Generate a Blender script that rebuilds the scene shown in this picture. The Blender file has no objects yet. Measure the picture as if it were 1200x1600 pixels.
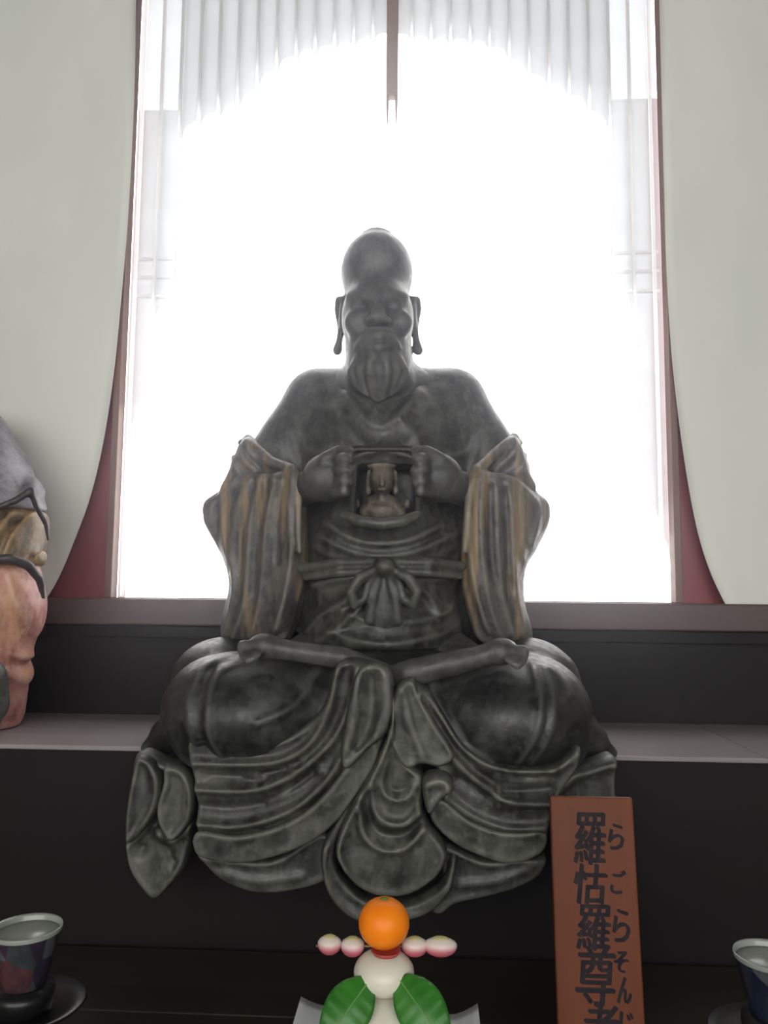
import bpy, math, random
import numpy as np
from mathutils import Matrix, Vector

# ------------------------------------------------------------------ camera, world, lights, exposure
scene = bpy.context.scene
COL = scene.collection
FPX = 1244.0                                     # focal length in pixels of the 1200x1600 frame
YAW, PITCH, ROLL = math.radians(3.0), math.radians(5.9), math.radians(0.5)
CAM = np.array([0.084, 0.0, 1.25])
_fh = np.array([-math.sin(YAW), math.cos(YAW), 0.0])
_up = np.array([0, 0, 1.0])
FWD = _fh * math.cos(PITCH) + _up * math.sin(PITCH)
_r0 = np.array([math.cos(YAW), math.sin(YAW), 0.0])
_u0 = np.cross(_r0, FWD)
RIGHT = _r0 * math.cos(ROLL) + _u0 * math.sin(ROLL)
UP = _u0 * math.cos(ROLL) - _r0 * math.sin(ROLL)

cam_data = bpy.data.cameras.new('camera')
cam_data.sensor_fit = 'VERTICAL'
cam_data.sensor_height = 36.0
cam_data.lens = 36.0 * FPX / 1600.0
cam_data.clip_start = 0.02
cam = bpy.data.objects.new('camera', cam_data)
COL.objects.link(cam)
M = Matrix.Identity(4)
for i in range(3):
    M[i][0], M[i][1], M[i][2], M[i][3] = RIGHT[i], UP[i], -FWD[i], CAM[i]
cam.matrix_world = M
scene.camera = cam

world = bpy.data.worlds.new('overcast_sky')
scene.world = world
world.use_nodes = True
world.node_tree.nodes['Background'].inputs[0].default_value = (1.0, 0.99, 0.975, 1)
world.node_tree.nodes['Background'].inputs[1].default_value = 4.6


def portal(name, loc, rot, sx, sy):
    ld = bpy.data.lights.new(name, 'AREA')
    ld.shape = 'RECTANGLE'
    ld.size, ld.size_y = sx, sy
    ld.cycles.is_portal = True
    o = bpy.data.objects.new(name, ld)
    o.location, o.rotation_euler = loc, rot
    COL.objects.link(o)


HALL_X, HALL_Y0, HALL_Z = 3.0, -3.2, 3.3          # half width, open front, ceiling
Z_FRONT = 0.95                                    # top of the added wall that holds back low front light
portal('hall_front_portal', (0, HALL_Y0, (HALL_Z + Z_FRONT) / 2), (math.radians(90), 0, 0), HALL_X * 2, HALL_Z - Z_FRONT)
portal('window_portal', (0.0, 2.02, 2.0), (math.radians(-90), 0, 0), 1.6, 1.9)

vs = scene.view_settings
vs.view_transform, vs.look, vs.gamma, vs.use_curve_mapping = 'Standard', 'None', 1.0, False
vs.exposure = 0.0
scene.cycles.use_denoising = True
scene.cycles.max_bounces = 8
scene.cycles.diffuse_bounces = 5
scene.cycles.volume_bounces = 0
scene.cycles.sample_clamp_indirect = 6.0


# ------------------------------------------------------------------ picture <-> place
def W(px, py, Y):
    """point of the place seen at pixel (px, py) and standing at distance Y from the camera's wall-parallel plane"""
    d = FWD + (px - 600) / FPX * RIGHT - (py - 800) / FPX * UP
    t = (Y - CAM[1]) / d[1]
    return CAM + d * t


def WZ(px, py, z):
    d = FWD + (px - 600) / FPX * RIGHT - (py - 800) / FPX * UP
    return CAM + d * ((z - CAM[2]) / d[2])


def m_(rpx, Y):
    return rpx * Y / FPX


def smooth(pts, n=6, closed=False):
    """Catmull-Rom through the points"""
    P = [np.array(p, float) for p in pts]
    N = len(P)
    out = []
    rng = range(N if closed else N - 1)
    for i in rng:
        if closed:
            a, b, c, d = P[(i - 1) % N], P[i], P[(i + 1) % N], P[(i + 2) % N]
        else:
            a, b, c, d = P[max(i - 1, 0)], P[i], P[i + 1], P[min(i + 2, N - 1)]
        for k in range(n):
            t = k / n
            out.append(0.5 * ((2 * b) + (c - a) * t + (2 * a - 5 * b + 4 * c - d) * t * t + (3 * b - a - 3 * c + d) * t ** 3))
    if not closed:
        out.append(P[-1])
    return np.array(out)


# ------------------------------------------------------------------ materials
def mat(name, color=(0.5, 0.5, 0.5), rough=0.5, spec=0.5, build=None):
    m = bpy.data.materials.new(name)
    m.use_nodes = True
    nt = m.node_tree
    b = nt.nodes['Principled BSDF']
    b.inputs['Base Color'].default_value = (*color, 1)
    b.inputs['Roughness'].default_value = rough
    b.inputs['Specular IOR Level'].default_value = spec
    if build:
        build(nt, b)
    return m


def nd(nt, t, **kw):
    n = nt.nodes.new(t)
    for k, v in kw.items():
        if k.startswith('i_'):
            n.inputs[k[2:].replace('_', ' ')].default_value = v
        else:
            setattr(n, k, v)
    return n


def coords(nt, scale=(1, 1, 1), obj=True):
    tc = nd(nt, 'ShaderNodeTexCoord')
    mp = nd(nt, 'ShaderNodeMapping')
    mp.inputs['Scale'].default_value = scale
    nt.links.new(tc.outputs['Object'], mp.inputs['Vector'])
    return mp.outputs['Vector']


def noise(nt, vec, scale, detail=4, rough=0.6):
    n = nd(nt, 'ShaderNodeTexNoise')
    n.inputs['Scale'].default_value = scale
    n.inputs['Detail'].default_value = detail
    n.inputs['Roughness'].default_value = rough
    nt.links.new(vec, n.inputs['Vector'])
    return n.outputs['Fac']


def ramp(nt, fac, stops):
    r = nd(nt, 'ShaderNodeValToRGB')
    e = r.color_ramp.elements
    while len(e) < len(stops):
        e.new(0.5)
    for el, (p, c) in zip(e, stops):
        el.position = p
        el.color = (*c, 1) if len(c) == 3 else c
    nt.links.new(fac, r.inputs['Fac'])
    return r.outputs['Color']


def mix(nt, fac, a, b, mode='MIX'):
    n = nd(nt, 'ShaderNodeMix', data_type='RGBA', blend_type=mode)
    for sock, v in ((n.inputs[0], fac), (n.inputs[6], a), (n.inputs[7], b)):
        if hasattr(v, 'is_output'):
            nt.links.new(v, sock)
        elif isinstance(v, (int, float)):
            sock.default_value = v
        else:
            sock.default_value = (*v, 1)
    return n.outputs[2]


def bump(nt, b, h, strength=0.3, dist=0.002):
    n = nd(nt, 'ShaderNodeBump')
    n.inputs['Strength'].default_value = strength
    n.inputs['Distance'].default_value = dist
    nt.links.new(h, n.inputs['Height'])
    nt.links.new(n.outputs['Normal'], b.inputs['Normal'])


def carved(dark, mid, dusty, ochre=None, ochre_amt=0.0, stretch=(1, 1, 1), spots=0.0, wear=1.0):
    """old lacquered wood: dark ground, worn grey-green patches and streaks, pale worn crests, dark flecks"""
    def f(nt, b):
        v = coords(nt)
        n1 = noise(nt, v, 16, 5, 0.7)
        base = ramp(nt, n1, [(0.36, dark), (0.5, mid), (0.68, tuple(0.4 * p + 0.6 * q for p, q in zip(mid, dusty)))])
        n2 = noise(nt, v, 70, 3, 0.65)
        st_ = noise(nt, coords(nt, (1.0, 1.0, 0.25)), 55, 4, 0.7)
        base = mix(nt, ramp(nt, st_, [(0.5, (0, 0, 0)), (0.72, (0.55 * wear,) * 3)]), base, dusty)
        base = mix(nt, ramp(nt, n2, [(0.5, (0, 0, 0)), (0.75, (0.4 * wear,) * 3)]), base, dusty)
        if spots:
            base = mix(nt, ramp(nt, noise(nt, v, 26, 2, 0.5), [(0.52, (0, 0, 0)), (0.62, (spots,) * 3)]), base, dark)
        if ochre:
            n3 = noise(nt, coords(nt, stretch), 9, 4, 0.6)
            base = mix(nt, ramp(nt, n3, [(0.5, (0, 0, 0)), (0.66, (ochre_amt,) * 3)]), base, ochre)
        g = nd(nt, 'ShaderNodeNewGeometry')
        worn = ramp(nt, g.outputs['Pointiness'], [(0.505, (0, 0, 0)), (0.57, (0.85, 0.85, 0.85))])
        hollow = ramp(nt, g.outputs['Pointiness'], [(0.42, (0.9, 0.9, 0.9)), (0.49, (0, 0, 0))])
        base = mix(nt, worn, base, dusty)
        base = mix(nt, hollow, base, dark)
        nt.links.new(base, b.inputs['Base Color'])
        nt.links.new(ramp(nt, n2, [(0.3, (0.34,) * 3), (0.7, (0.6,) * 3)]), b.inputs['Roughness'])
        bump(nt, b, n2, 0.3, 0.002)
    return f


DARK, MID, DUSTY = (0.012, 0.0115, 0.011), (0.03, 0.03, 0.027), (0.125, 0.127, 0.105)
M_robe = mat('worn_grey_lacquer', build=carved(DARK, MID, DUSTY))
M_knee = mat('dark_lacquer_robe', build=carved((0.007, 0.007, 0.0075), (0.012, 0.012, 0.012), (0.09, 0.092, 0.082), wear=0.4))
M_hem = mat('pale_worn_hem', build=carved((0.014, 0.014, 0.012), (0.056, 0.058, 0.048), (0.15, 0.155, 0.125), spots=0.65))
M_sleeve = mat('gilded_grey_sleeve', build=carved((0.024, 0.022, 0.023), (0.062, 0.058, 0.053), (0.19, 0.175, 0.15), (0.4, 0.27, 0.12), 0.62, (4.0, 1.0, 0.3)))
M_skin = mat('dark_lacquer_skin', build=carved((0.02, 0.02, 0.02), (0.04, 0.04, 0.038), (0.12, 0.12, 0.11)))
M_cavity = mat('chest_shade_dark', build=carved((0.016, 0.012, 0.014), (0.03, 0.022, 0.024), (0.06, 0.045, 0.045)))  # darker than the robe, to stand in for shade in the hollow
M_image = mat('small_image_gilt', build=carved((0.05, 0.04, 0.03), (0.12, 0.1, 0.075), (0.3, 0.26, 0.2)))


def wood(c1, c2, scale, axis, bumpy=0.2):
    def f(nt, b):
        s = [22.0, 22.0, 22.0]
        s[axis] = 1.2
        v = coords(nt, tuple(s))
        n = noise(nt, v, scale, 5, 0.6)
        n2 = noise(nt, coords(nt), 3, 3)
        c = mix(nt, n2, ramp(nt, n, [(0.3, c1), (0.7, c2)]), tuple(0.7 * x for x in c1))
        nt.links.new(c, b.inputs['Base Color'])
        bump(nt, b, n, bumpy, 0.001)
    return f


M_dark = mat('dark_brown_timber', rough=0.6, spec=0.2, build=wood((0.007, 0.005, 0.005), (0.013, 0.0095, 0.009), 1.0, 0))
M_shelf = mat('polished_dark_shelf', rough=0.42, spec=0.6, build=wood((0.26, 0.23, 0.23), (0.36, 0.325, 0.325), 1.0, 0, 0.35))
M_table = mat('old_brown_table', rough=0.55, spec=0.3, build=wood((0.03, 0.025, 0.018), (0.055, 0.044, 0.032), 1.0, 0))
M_sill = mat('mauve_brown_sill', rough=0.5, build=wood((0.075, 0.045, 0.042), (0.105, 0.065, 0.06), 1.0, 0))
M_jamb = mat('orange_brown_jamb', rough=0.45, build=wood((0.15, 0.06, 0.035), (0.2, 0.085, 0.05), 1.0, 2))
M_red = mat('red_lacquer_wall', rough=0.5, build=lambda nt, b: nt.links.new(
    ramp(nt, noise(nt, coords(nt), 3, 3), [(0.3, (0.17, 0.012, 0.016)), (0.7, (0.22, 0.02, 0.025))]), b.inputs['Base Color']))
M_post = mat('glare_pale_mullion', rough=0.6, build=wood((0.3, 0.21, 0.17), (0.42, 0.31, 0.26), 1.0, 2))  # pale brown stands in for glare veiling the backlit post
M_floor = mat('hall_floor_boards', rough=0.5, build=wood((0.08, 0.055, 0.04), (0.12, 0.085, 0.06), 1.0, 1))
M_plaster = mat('cream_plaster', rough=0.9, build=lambda nt, b: nt.links.new(
    ramp(nt, noise(nt, coords(nt), 4, 4), [(0.3, (0.5, 0.48, 0.43)), (0.7, (0.58, 0.56, 0.5))]), b.inputs['Base Color']))


def translucent(name, col, trans, diff=None):
    m = bpy.data.materials.new(name)
    m.use_nodes = True
    nt = m.node_tree
    nt.nodes.remove(nt.nodes['Principled BSDF'])
    d = nd(nt, 'ShaderNodeBsdfDiffuse')
    t = nd(nt, 'ShaderNodeBsdfTranslucent')
    v = coords(nt)
    c = ramp(nt, noise(nt, v, 14, 4), [(0.3, tuple(0.95 * x for x in col)), (0.7, col)])
    nt.links.new(c, d.inputs[0])
    nt.links.new(c, t.inputs[0])
    s = nd(nt, 'ShaderNodeMixShader')
    s.inputs[0].default_value = trans
    nt.links.new(d.outputs[0], s.inputs[1])
    nt.links.new(t.outputs[0], s.inputs[2])
    nt.links.new(s.outputs[0], nt.nodes['Material Output'].inputs[0])
    return m


M_paper_slat = translucent('white_panel_paper', (0.86, 0.88, 0.905), 0.19)
M_bar = translucent('glare_bleached_bar', (0.98, 0.98, 0.98), 0.97)  # near-white and translucent: glare bleaching put into the bars
M_cloth = mat('off_white_curtain', rough=0.9, spec=0.1, build=lambda nt, b: nt.links.new(
    ramp(nt, noise(nt, coords(nt, (1, 1, 0.4)), 3, 4), [(0.3, (0.69, 0.71, 0.65)), (0.7, (0.77, 0.78, 0.72))]), b.inputs['Base Color']))


# ------------------------------------------------------------------ object helpers
def link(name, me, m=None, parent=None):
    o = bpy.data.objects.new(name, me)
    COL.objects.link(o)
    if me is not None and m is not None:
        me.materials.append(m)
    if parent is not None:
        o.parent = parent
        o.matrix_parent_inverse = parent.matrix_world.inverted()
    return o


def tag(o, label=None, category=None, group=None, kind=None):
    if label:
        o['label'] = label
    if category:
        o['category'] = category
    if group:
        o['group'] = group
    if kind:
        o['kind'] = kind
    return o


def empty(name, loc, label, category, group=None):
    o = bpy.data.objects.new(name, None)
    o.location = loc
    o.empty_display_size = 0.05
    COL.objects.link(o)
    o.matrix_world = Matrix.Translation(loc)
    return tag(o, label, category, group)


def mesh(name, verts, faces, m, parent=None, shade=False):
    me = bpy.data.meshes.new(name)
    me.from_pydata([tuple(map(float, v)) for v in verts], [], [tuple(f) for f in faces])
    me.update()
    if shade:
        me.polygons.foreach_set('use_smooth', [True] * len(me.polygons))
    return link(name, me, m, parent)


def big_mesh(name, V, Q, m, parent=None):
    me = bpy.data.meshes.new(name)
    me.vertices.add(len(V))
    me.vertices.foreach_set('co', V.astype(np.float32).ravel())
    me.loops.add(Q.size)
    me.loops.foreach_set('vertex_index', Q.astype(np.int32).ravel())
    me.polygons.add(len(Q))
    me.polygons.foreach_set('loop_start', np.arange(0, Q.size, 4, dtype=np.int32))
    me.polygons.foreach_set('use_smooth', np.ones(len(Q), bool))
    me.update(calc_edges=True)
    me.validate()
    return link(name, me, m, parent)


def box(name, lo, hi, m, parent=None, bevel=0.0):
    x0, y0, z0 = lo
    x1, y1, z1 = hi
    v = [(x0, y0, z0), (x1, y0, z0), (x1, y1, z0), (x0, y1, z0), (x0, y0, z1), (x1, y0, z1), (x1, y1, z1), (x0, y1, z1)]
    f = [(0, 3, 2, 1), (4, 5, 6, 7), (0, 1, 5, 4), (1, 2, 6, 5), (2, 3, 7, 6), (3, 0, 4, 7)]
    o = mesh(name, v, f, m, parent)
    if bevel:
        md = o.modifiers.new('bevel', 'BEVEL')
        md.width, md.segments = bevel, 2
    return o


def lathe_data(profile, n=40, center=(0, 0, 0), caps=True):
    v, f = [], []
    for r, z in profile:
        for k in range(n):
            a = 2 * math.pi * k / n
            v.append((center[0] + r * math.cos(a), center[1] + r * math.sin(a), center[2] + z))
    for i in range(len(profile) - 1):
        for k in range(n):
            k2 = (k + 1) % n
            f.append((i * n + k, i * n + k2, (i + 1) * n + k2, (i + 1) * n + k))
    if caps:
        f.append(tuple(range(n - 1, -1, -1)))
        f.append(tuple((len(profile) - 1) * n + k for k in range(n)))
    return v, f


def lathe(name, profile, m, parent=None, n=40, center=(0, 0, 0)):
    v, f = lathe_data(profile, n, center)
    return mesh(name, v, f, m, parent, True)


def tube(name, pts, r, m, parent=None, n=10):
    P = np.array(pts, float)
    v, f = [], []
    for i, p in enumerate(P):
        t = P[min(i + 1, len(P) - 1)] - P[max(i - 1, 0)]
        t /= np.linalg.norm(t)
        a = np.cross(t, (0, 0, 1.0) if abs(t[2]) < 0.9 else (1.0, 0, 0))
        a /= np.linalg.norm(a)
        b = np.cross(t, a)
        rr = r[i] if hasattr(r, '__len__') else r
        for k in range(n):
            th = 2 * math.pi * k / n
            v.append(p + rr * (a * math.cos(th) + b * math.sin(th)))
    for i in range(len(P) - 1):
        for k in range(n):
            k2 = (k + 1) % n
            f.append((i * n + k, i * n + k2, (i + 1) * n + k2, (i + 1) * n + k))
    f.append(tuple(range(n)))
    f.append(tuple((len(P) - 1) * n + k for k in range(n - 1, -1, -1)))
    return mesh(name, v, f, m, parent, True)


# ------------------------------------------------------------------ carving in a voxel field
def surface_nets(F, lo, h):
    S = F < 0
    nx, ny, nz = F.shape
    c = np.zeros((nx - 1, ny - 1, nz - 1), np.int8)
    offs = [(i, j, k) for i in (0, 1) for j in (0, 1) for k in (0, 1)]
    for i, j, k in offs:
        c += S[i:nx - 1 + i, j:ny - 1 + j, k:nz - 1 + k]
    I = np.argwhere((c > 0) & (c < 8))
    vals = np.stack([F[I[:, 0] + i, I[:, 1] + j, I[:, 2] + k] for i, j, k in offs], 1)
    acc = np.zeros((len(I), 3))
    cnt = np.zeros(len(I))
    O = np.array(offs, float)
    for a in range(8):
        for b in range(a + 1, 8):
            if np.abs(O[a] - O[b]).sum() != 1:
                continue
            va, vb = vals[:, a], vals[:, b]
            x = (va < 0) != (vb < 0)
            t = np.where(x, va / np.where(x, va - vb, 1), 0)
            p = O[a] + t[:, None] * (O[b] - O[a])
            acc[x] += p[x]
            cnt[x] += 1
    V = (I + acc / cnt[:, None]) * h + np.array(lo)
    idx = np.full(c.shape, -1, np.int32)
    idx[I[:, 0], I[:, 1], I[:, 2]] = np.arange(len(I))
    quads = []
    for ax in range(3):
        sl0 = [slice(1, -1)] * 3
        sl1 = [slice(1, -1)] * 3
        sl0[ax], sl1[ax] = slice(0, -1), slice(1, None)
        A, B = S[tuple(sl0)], S[tuple(sl1)]
        E = np.argwhere(A != B)
        inside = A[E[:, 0], E[:, 1], E[:, 2]]
        u, w = [(1, 2), (2, 0), (0, 1)][ax]
        base = E.copy()
        base[:, u] += 1
        base[:, w] += 1
        def cell(du, dw):
            q = base.copy()
            q[:, u] -= du
            q[:, w] -= dw
            return idx[q[:, 0], q[:, 1], q[:, 2]]
        q = np.stack([cell(1, 1), cell(0, 1), cell(0, 0), cell(1, 0)], 1)
        q[~inside] = q[~inside][:, ::-1]
        quads.append(q)
    Q = np.concatenate(quads)
    Q = Q[(Q >= 0).all(1)]
    return V, Q


def ellipsoid(c, r, rot=0.0, tilt=0.0):
    c, r = np.array(c, float), np.array(r, float)
    cr, sr = math.cos(rot), math.sin(rot)
    ct, st = math.cos(tilt), math.sin(tilt)
    def fn(X, Y, Z):
        x, y, z = X - c[0], Y - c[1], Z - c[2]
        x, z = cr * x + sr * z, -sr * x + cr * z          # turn in the frontal plane
        y, z = ct * y + st * z, -st * y + ct * z          # nod
        k0 = np.sqrt((x / r[0]) ** 2 + (y / r[1]) ** 2 + (z / r[2]) ** 2) + 1e-6
        k1 = np.sqrt((x / r[0] ** 2) ** 2 + (y / r[1] ** 2) ** 2 + (z / r[2] ** 2) ** 2) + 1e-6
        return k0 * (k0 - 1) / k1
    R = r.max() if (rot or tilt) else r
    return fn, c - R, c + R


def limb(pts, rad):
    P = np.array(pts, float)
    rad = list(rad) if hasattr(rad, '__len__') else [rad] * len(P)
    def fn(X, Y, Z):
        out = None
        for i in range(len(P) - 1):
            a, ab = P[i], P[i + 1] - P[i]
            t = ((X - a[0]) * ab[0] + (Y - a[1]) * ab[1] + (Z - a[2]) * ab[2]) / max(ab @ ab, 1e-9)
            t = np.clip(t, 0, 1)
            d = np.sqrt((X - a[0] - t * ab[0]) ** 2 + (Y - a[1] - t * ab[1]) ** 2 + (Z - a[2] - t * ab[2]) ** 2)
            d = d - (rad[i] + (rad[i + 1] - rad[i]) * t)
            out = d if out is None else np.minimum(out, d)
        return out
    r = max(rad)
    return fn, P.min(0) - r, P.max(0) + r


def block(lo, hi, r):
    lo, hi = np.array(lo, float), np.array(hi, float)
    c, e = (lo + hi) / 2, (hi - lo) / 2 - r
    def fn(X, Y, Z):
        qx, qy, qz = np.abs(X - c[0]) - e[0], np.abs(Y - c[1]) - e[1], np.abs(Z - c[2]) - e[2]
        return np.sqrt(np.maximum(qx, 0) ** 2 + np.maximum(qy, 0) ** 2 + np.maximum(qz, 0) ** 2) + \
            np.minimum(np.maximum(qx, np.maximum(qy, qz)), 0) - r
    return fn, lo, hi


def dist_line(X, Z, P):
    d = np.full(np.broadcast(X, Z).shape, 1e3, np.float32)
    for a, b in zip(P[:-1], P[1:]):
        ab = b - a
        L = ab @ ab
        if L < 1e-12:
            continue
        t = np.clip(((X - a[0]) * ab[0] + (Z - a[1]) * ab[1]) / L, 0, 1)
        d = np.minimum(d, np.hypot(X - a[0] - t * ab[0], Z - a[1] - t * ab[1]))
    return d


def poly_sd(X, Z, P):
    d = dist_line(X, Z, np.vstack([P, P[:1]]))
    inside = np.zeros(d.shape, bool)
    Q = np.roll(P, -1, 0)
    for a, b in zip(P, Q):
        if a[1] == b[1]:
            continue
        cr = ((a[1] > Z) != (b[1] > Z)) & (X < (b[0] - a[0]) * (Z - a[1]) / (b[1] - a[1]) + a[0])
        inside ^= cr
    return np.where(inside, -d, d)


def px2(pts, Y, closed=False, n=6):
    """pixel polyline -> smoothed frontal (x, z) polyline at distance Y"""
    S_ = smooth(pts, n, closed)
    return np.array([W(p[0], p[1], Y)[[0, 2]] for p in S_])


class Vol:
    def __init__(s, lo, hi, h):
        s.lo, s.h = np.array(lo, float), h
        n = np.ceil((np.array(hi) - s.lo) / h).astype(int) + 1
        s.ax = [(s.lo[i] + h * np.arange(n[i])).astype(np.float32) for i in range(3)]
        s.F = np.full(n, 0.05, np.float32)

    def _win(s, lo, hi, pad):
        sl = []
        for i in range(3):
            a = int(np.clip(math.floor((lo[i] - pad - s.lo[i]) / s.h), 0, len(s.ax[i]) - 1))
            b = int(np.clip(math.ceil((hi[i] + pad - s.lo[i]) / s.h) + 1, a + 1, len(s.ax[i])))
            sl.append(slice(a, b))
        g = (s.ax[0][sl[0]][:, None, None], s.ax[1][sl[1]][None, :, None], s.ax[2][sl[2]][None, None, :])
        return tuple(sl), g

    def add(s, prim, k=0.012):
        fn, lo, hi = prim
        sl, g = s._win(lo, hi, k + 0.02)
        a, b = s.F[sl], fn(*g).astype(np.float32)
        hh = np.maximum(k - np.abs(a - b), 0) / k
        s.F[sl] = np.minimum(a, b) - hh * hh * k * 0.25
        return s

    def cut(s, prim, k=0.008):
        fn, lo, hi = prim
        sl, g = s._win(lo, hi, k + 0.02)
        a, b = s.F[sl], -fn(*g).astype(np.float32)
        hh = np.maximum(k - np.abs(a - b), 0) / k
        s.F[sl] = np.maximum(a, b) + hh * hh * k * 0.25
        return s

    def ridges(s, lines, Y, ylim=None):
        """raise (or sink) the front of the surface along frontal lines: (pixel points, height, half width)"""
        for pts, amp, w in lines:
            P = px2(pts, Y)
            w_ = m_(w, Y)
            lo = [P[:, 0].min() - 2.5 * w_, -9, P[:, 1].min() - 2.5 * w_]
            hi = [P[:, 0].max() + 2.5 * w_, 9 if ylim is None else ylim, P[:, 1].max() + 2.5 * w_]
            sl, g = s._win(lo, hi, 0)
            d = dist_line(g[0][:, 0, :], g[2][0, :, :], P)
            H = amp * np.exp(-(d / w_) ** 2)
            s.F[sl] -= H[:, None, :].astype(np.float32)
        return s

    def panel(s, pts, Y, thick=0.04, depth=None, lines=(), round_=0.012, k=0.006, sm=True, rim=None, outY=None):
        """hanging fold of cloth: frontal outline in pixels, front surface at Y + depth(x, z), ridges carved on it"""
        P = px2(pts, Y, True) if outY is None else np.array([W(p[0], p[1], outY(p[0]))[[0, 2]] for p in smooth(pts, 6, True)])
        lo = [P[:, 0].min(), Y - 0.15, P[:, 1].min()]
        hi = [P[:, 0].max(), Y + thick + 0.15, P[:, 1].max()]
        sl, g = s._win(lo, hi, 0.02)
        X, Z = g[0][:, 0, :], g[2][0, :, :]
        sd = poly_sd(X, Z, P)
        yf = np.full(sd.shape, Y, np.float32)
        if depth is not None:
            yf = yf + depth(X, Z)
        for lp, amp, w in lines:
            w_ = m_(w, Y)
            L_ = px2(lp, Y) if outY is None else np.array([W(p[0], p[1], outY(p[0]))[[0, 2]] for p in smooth(lp, 6)])
            yf -= amp * np.exp(-(dist_line(X, Z, L_) / w_) ** 2)
        if rim:
            yf -= rim[0] * np.exp(-((sd + m_(rim[1], Y)) / m_(rim[1], Y)) ** 2)
        e = np.clip(1 + sd / round_, 0, 1)
        yf = yf + round_ * (1 - np.sqrt(np.maximum(1 - e * e, 0)))
        yb = np.maximum(Y + thick, yf + thick * 0.5)
        b = np.maximum(sd[:, None, :], np.maximum(yf[:, None, :] - g[1], g[1] - yb[:, None, :])).astype(np.float32)
        a = s.F[sl]
        hh = np.maximum(k - np.abs(a - b), 0) / k
        s.F[sl] = np.minimum(a, b) - hh * hh * k * 0.25
        return s

    def build(s, name, m, parent, blur=1):
        F = s.F
        for b in range(blur):
            for ax in range(3):
                F = np.moveaxis(F, ax, 0)
                G = F.copy()
                G[1:-1] = 0.25 * F[:-2] + 0.5 * F[1:-1] + 0.25 * F[2:]
                F = np.moveaxis(G, 0, ax)
        F = F.copy()
        F[0], F[-1] = 0.05, 0.05
        F[:, 0], F[:, -1] = 0.05, 0.05
        F[:, :, 0], F[:, :, -1] = 0.05, 0.05
        V, Q = surface_nets(F, s.lo, s.h)
        s.F = None
        return big_mesh(name, V, Q, m, parent)


def vol_px(x0, x1, y0, y1, Y0, Y1, h):
    """voxel field that covers a pixel window between two distances"""
    c = np.array([W(x, y, Y) for x in (x0, x1) for y in (y0, y1) for Y in (Y0, Y1)])
    return Vol(c.min(0) - 3 * h, c.max(0) + 3 * h, h)


def EL(px, py, Y, rx, rz, ry, rot=0.0, tilt=0.0):
    return ellipsoid(W(px, py, Y), (m_(rx, Y), ry, m_(rz, Y)), rot, tilt)


def LB(pts, rad):
    """limb from (px, py, Y) joints with pixel radii"""
    rad = rad if hasattr(rad, '__len__') else [rad] * len(pts)
    return limb([W(*p) for p in pts], [m_(r, p[2]) for r, p in zip(rad, pts)])


# ------------------------------------------------------------------ the setting
YW = 1.92                       # face of the back wall
YS = 1.50                       # front edge of the statue shelf
Z_SHELF = W(600, 1174, YS)[2]
Z_TABLE = W(600, 1492, YS)[2]
Z_SILL = W(600, 936, 1.90)[2]
Z_SILL0 = W(600, 986, 1.86)[2]
XL, XR = W(178, 930, YW)[0], W(1052, 930, YW)[0]      # window opening
Z_HEAD = 2.95

tag(box('floor', (-HALL_X, HALL_Y0, -0.1), (HALL_X, YW + 0.1, 0), M_floor), 'brown wooden floor boards of the temple hall', kind='structure')
tag(box('ceiling', (-HALL_X, HALL_Y0, HALL_Z), (HALL_X, YW + 0.1, HALL_Z + 0.1), M_dark), 'dark timber ceiling of the temple hall', kind='structure')
tag(box('wall_left', (-HALL_X - 0.1, HALL_Y0, 0), (-HALL_X, YW + 0.1, HALL_Z), M_plaster), 'cream plaster side wall of the hall', kind='structure')
tag(box('wall_right', (HALL_X, HALL_Y0, 0), (HALL_X + 0.1, YW + 0.1, HALL_Z), M_plaster), 'cream plaster side wall across the hall', kind='structure')

tag(box('wall_front_added', (-HALL_X, HALL_Y0 - 0.1, 0), (HALL_X, HALL_Y0, Z_FRONT), M_dark), 'unseen low dark wall added to block low light from the hall front', kind='structure')  # added unseen, so front daylight falls only from above


def frame_wall(name, x0, x1, z0, z1, ox0, ox1, oz0, oz1, y0, y1, m):
    """wall slab with one rectangular opening"""
    v, f = [], []
    for (a, b, c, d) in ((x0, ox0, z0, z1), (ox1, x1, z0, z1), (ox0, ox1, z0, oz0), (ox0, ox1, oz1, z1)):
        n = len(v)
        v += [(a, y0, c), (b, y0, c), (b, y1, c), (a, y1, c), (a, y0, d), (b, y0, d), (b, y1, d), (a, y1, d)]
        f += [tuple(n + i for i in q) for q in ((0, 3, 2, 1), (4, 5, 6, 7), (0, 1, 5, 4), (1, 2, 6, 5), (2, 3, 7, 6), (3, 0, 4, 7))]
    return mesh(name, v, f, m)


tag(frame_wall('wall_back', -HALL_X, HALL_X, Z_SILL0, HALL_Z, XL - 0.012, XR + 0.012, Z_SILL - 0.002, Z_HEAD, YW, YW + 0.03, M_red),
    'dark red lacquered wall around the window', kind='structure')
tag(box('wall_lower', (-HALL_X, YW - 0.03, 0), (HALL_X, YW + 0.1, Z_SILL0 + 0.01), M_dark), 'black-brown timber panel below the window sill', kind='structure')
tag(box('trim_1', (-HALL_X, YW - 0.075, Z_SILL0 + 0.008), (HALL_X, YW + 0.1, Z_SILL - 0.004), M_sill, bevel=0.004),
    'mauve brown window sill beam running along the wall', kind='structure')
tag(box('trim_2', (-HALL_X, YW - 0.05, Z_SILL0 - 0.022), (HALL_X, YW + 0.1, Z_SILL0 + 0.007), M_dark, bevel=0.003),
    'dark ledge strip under the window sill beam', kind='structure')

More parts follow.
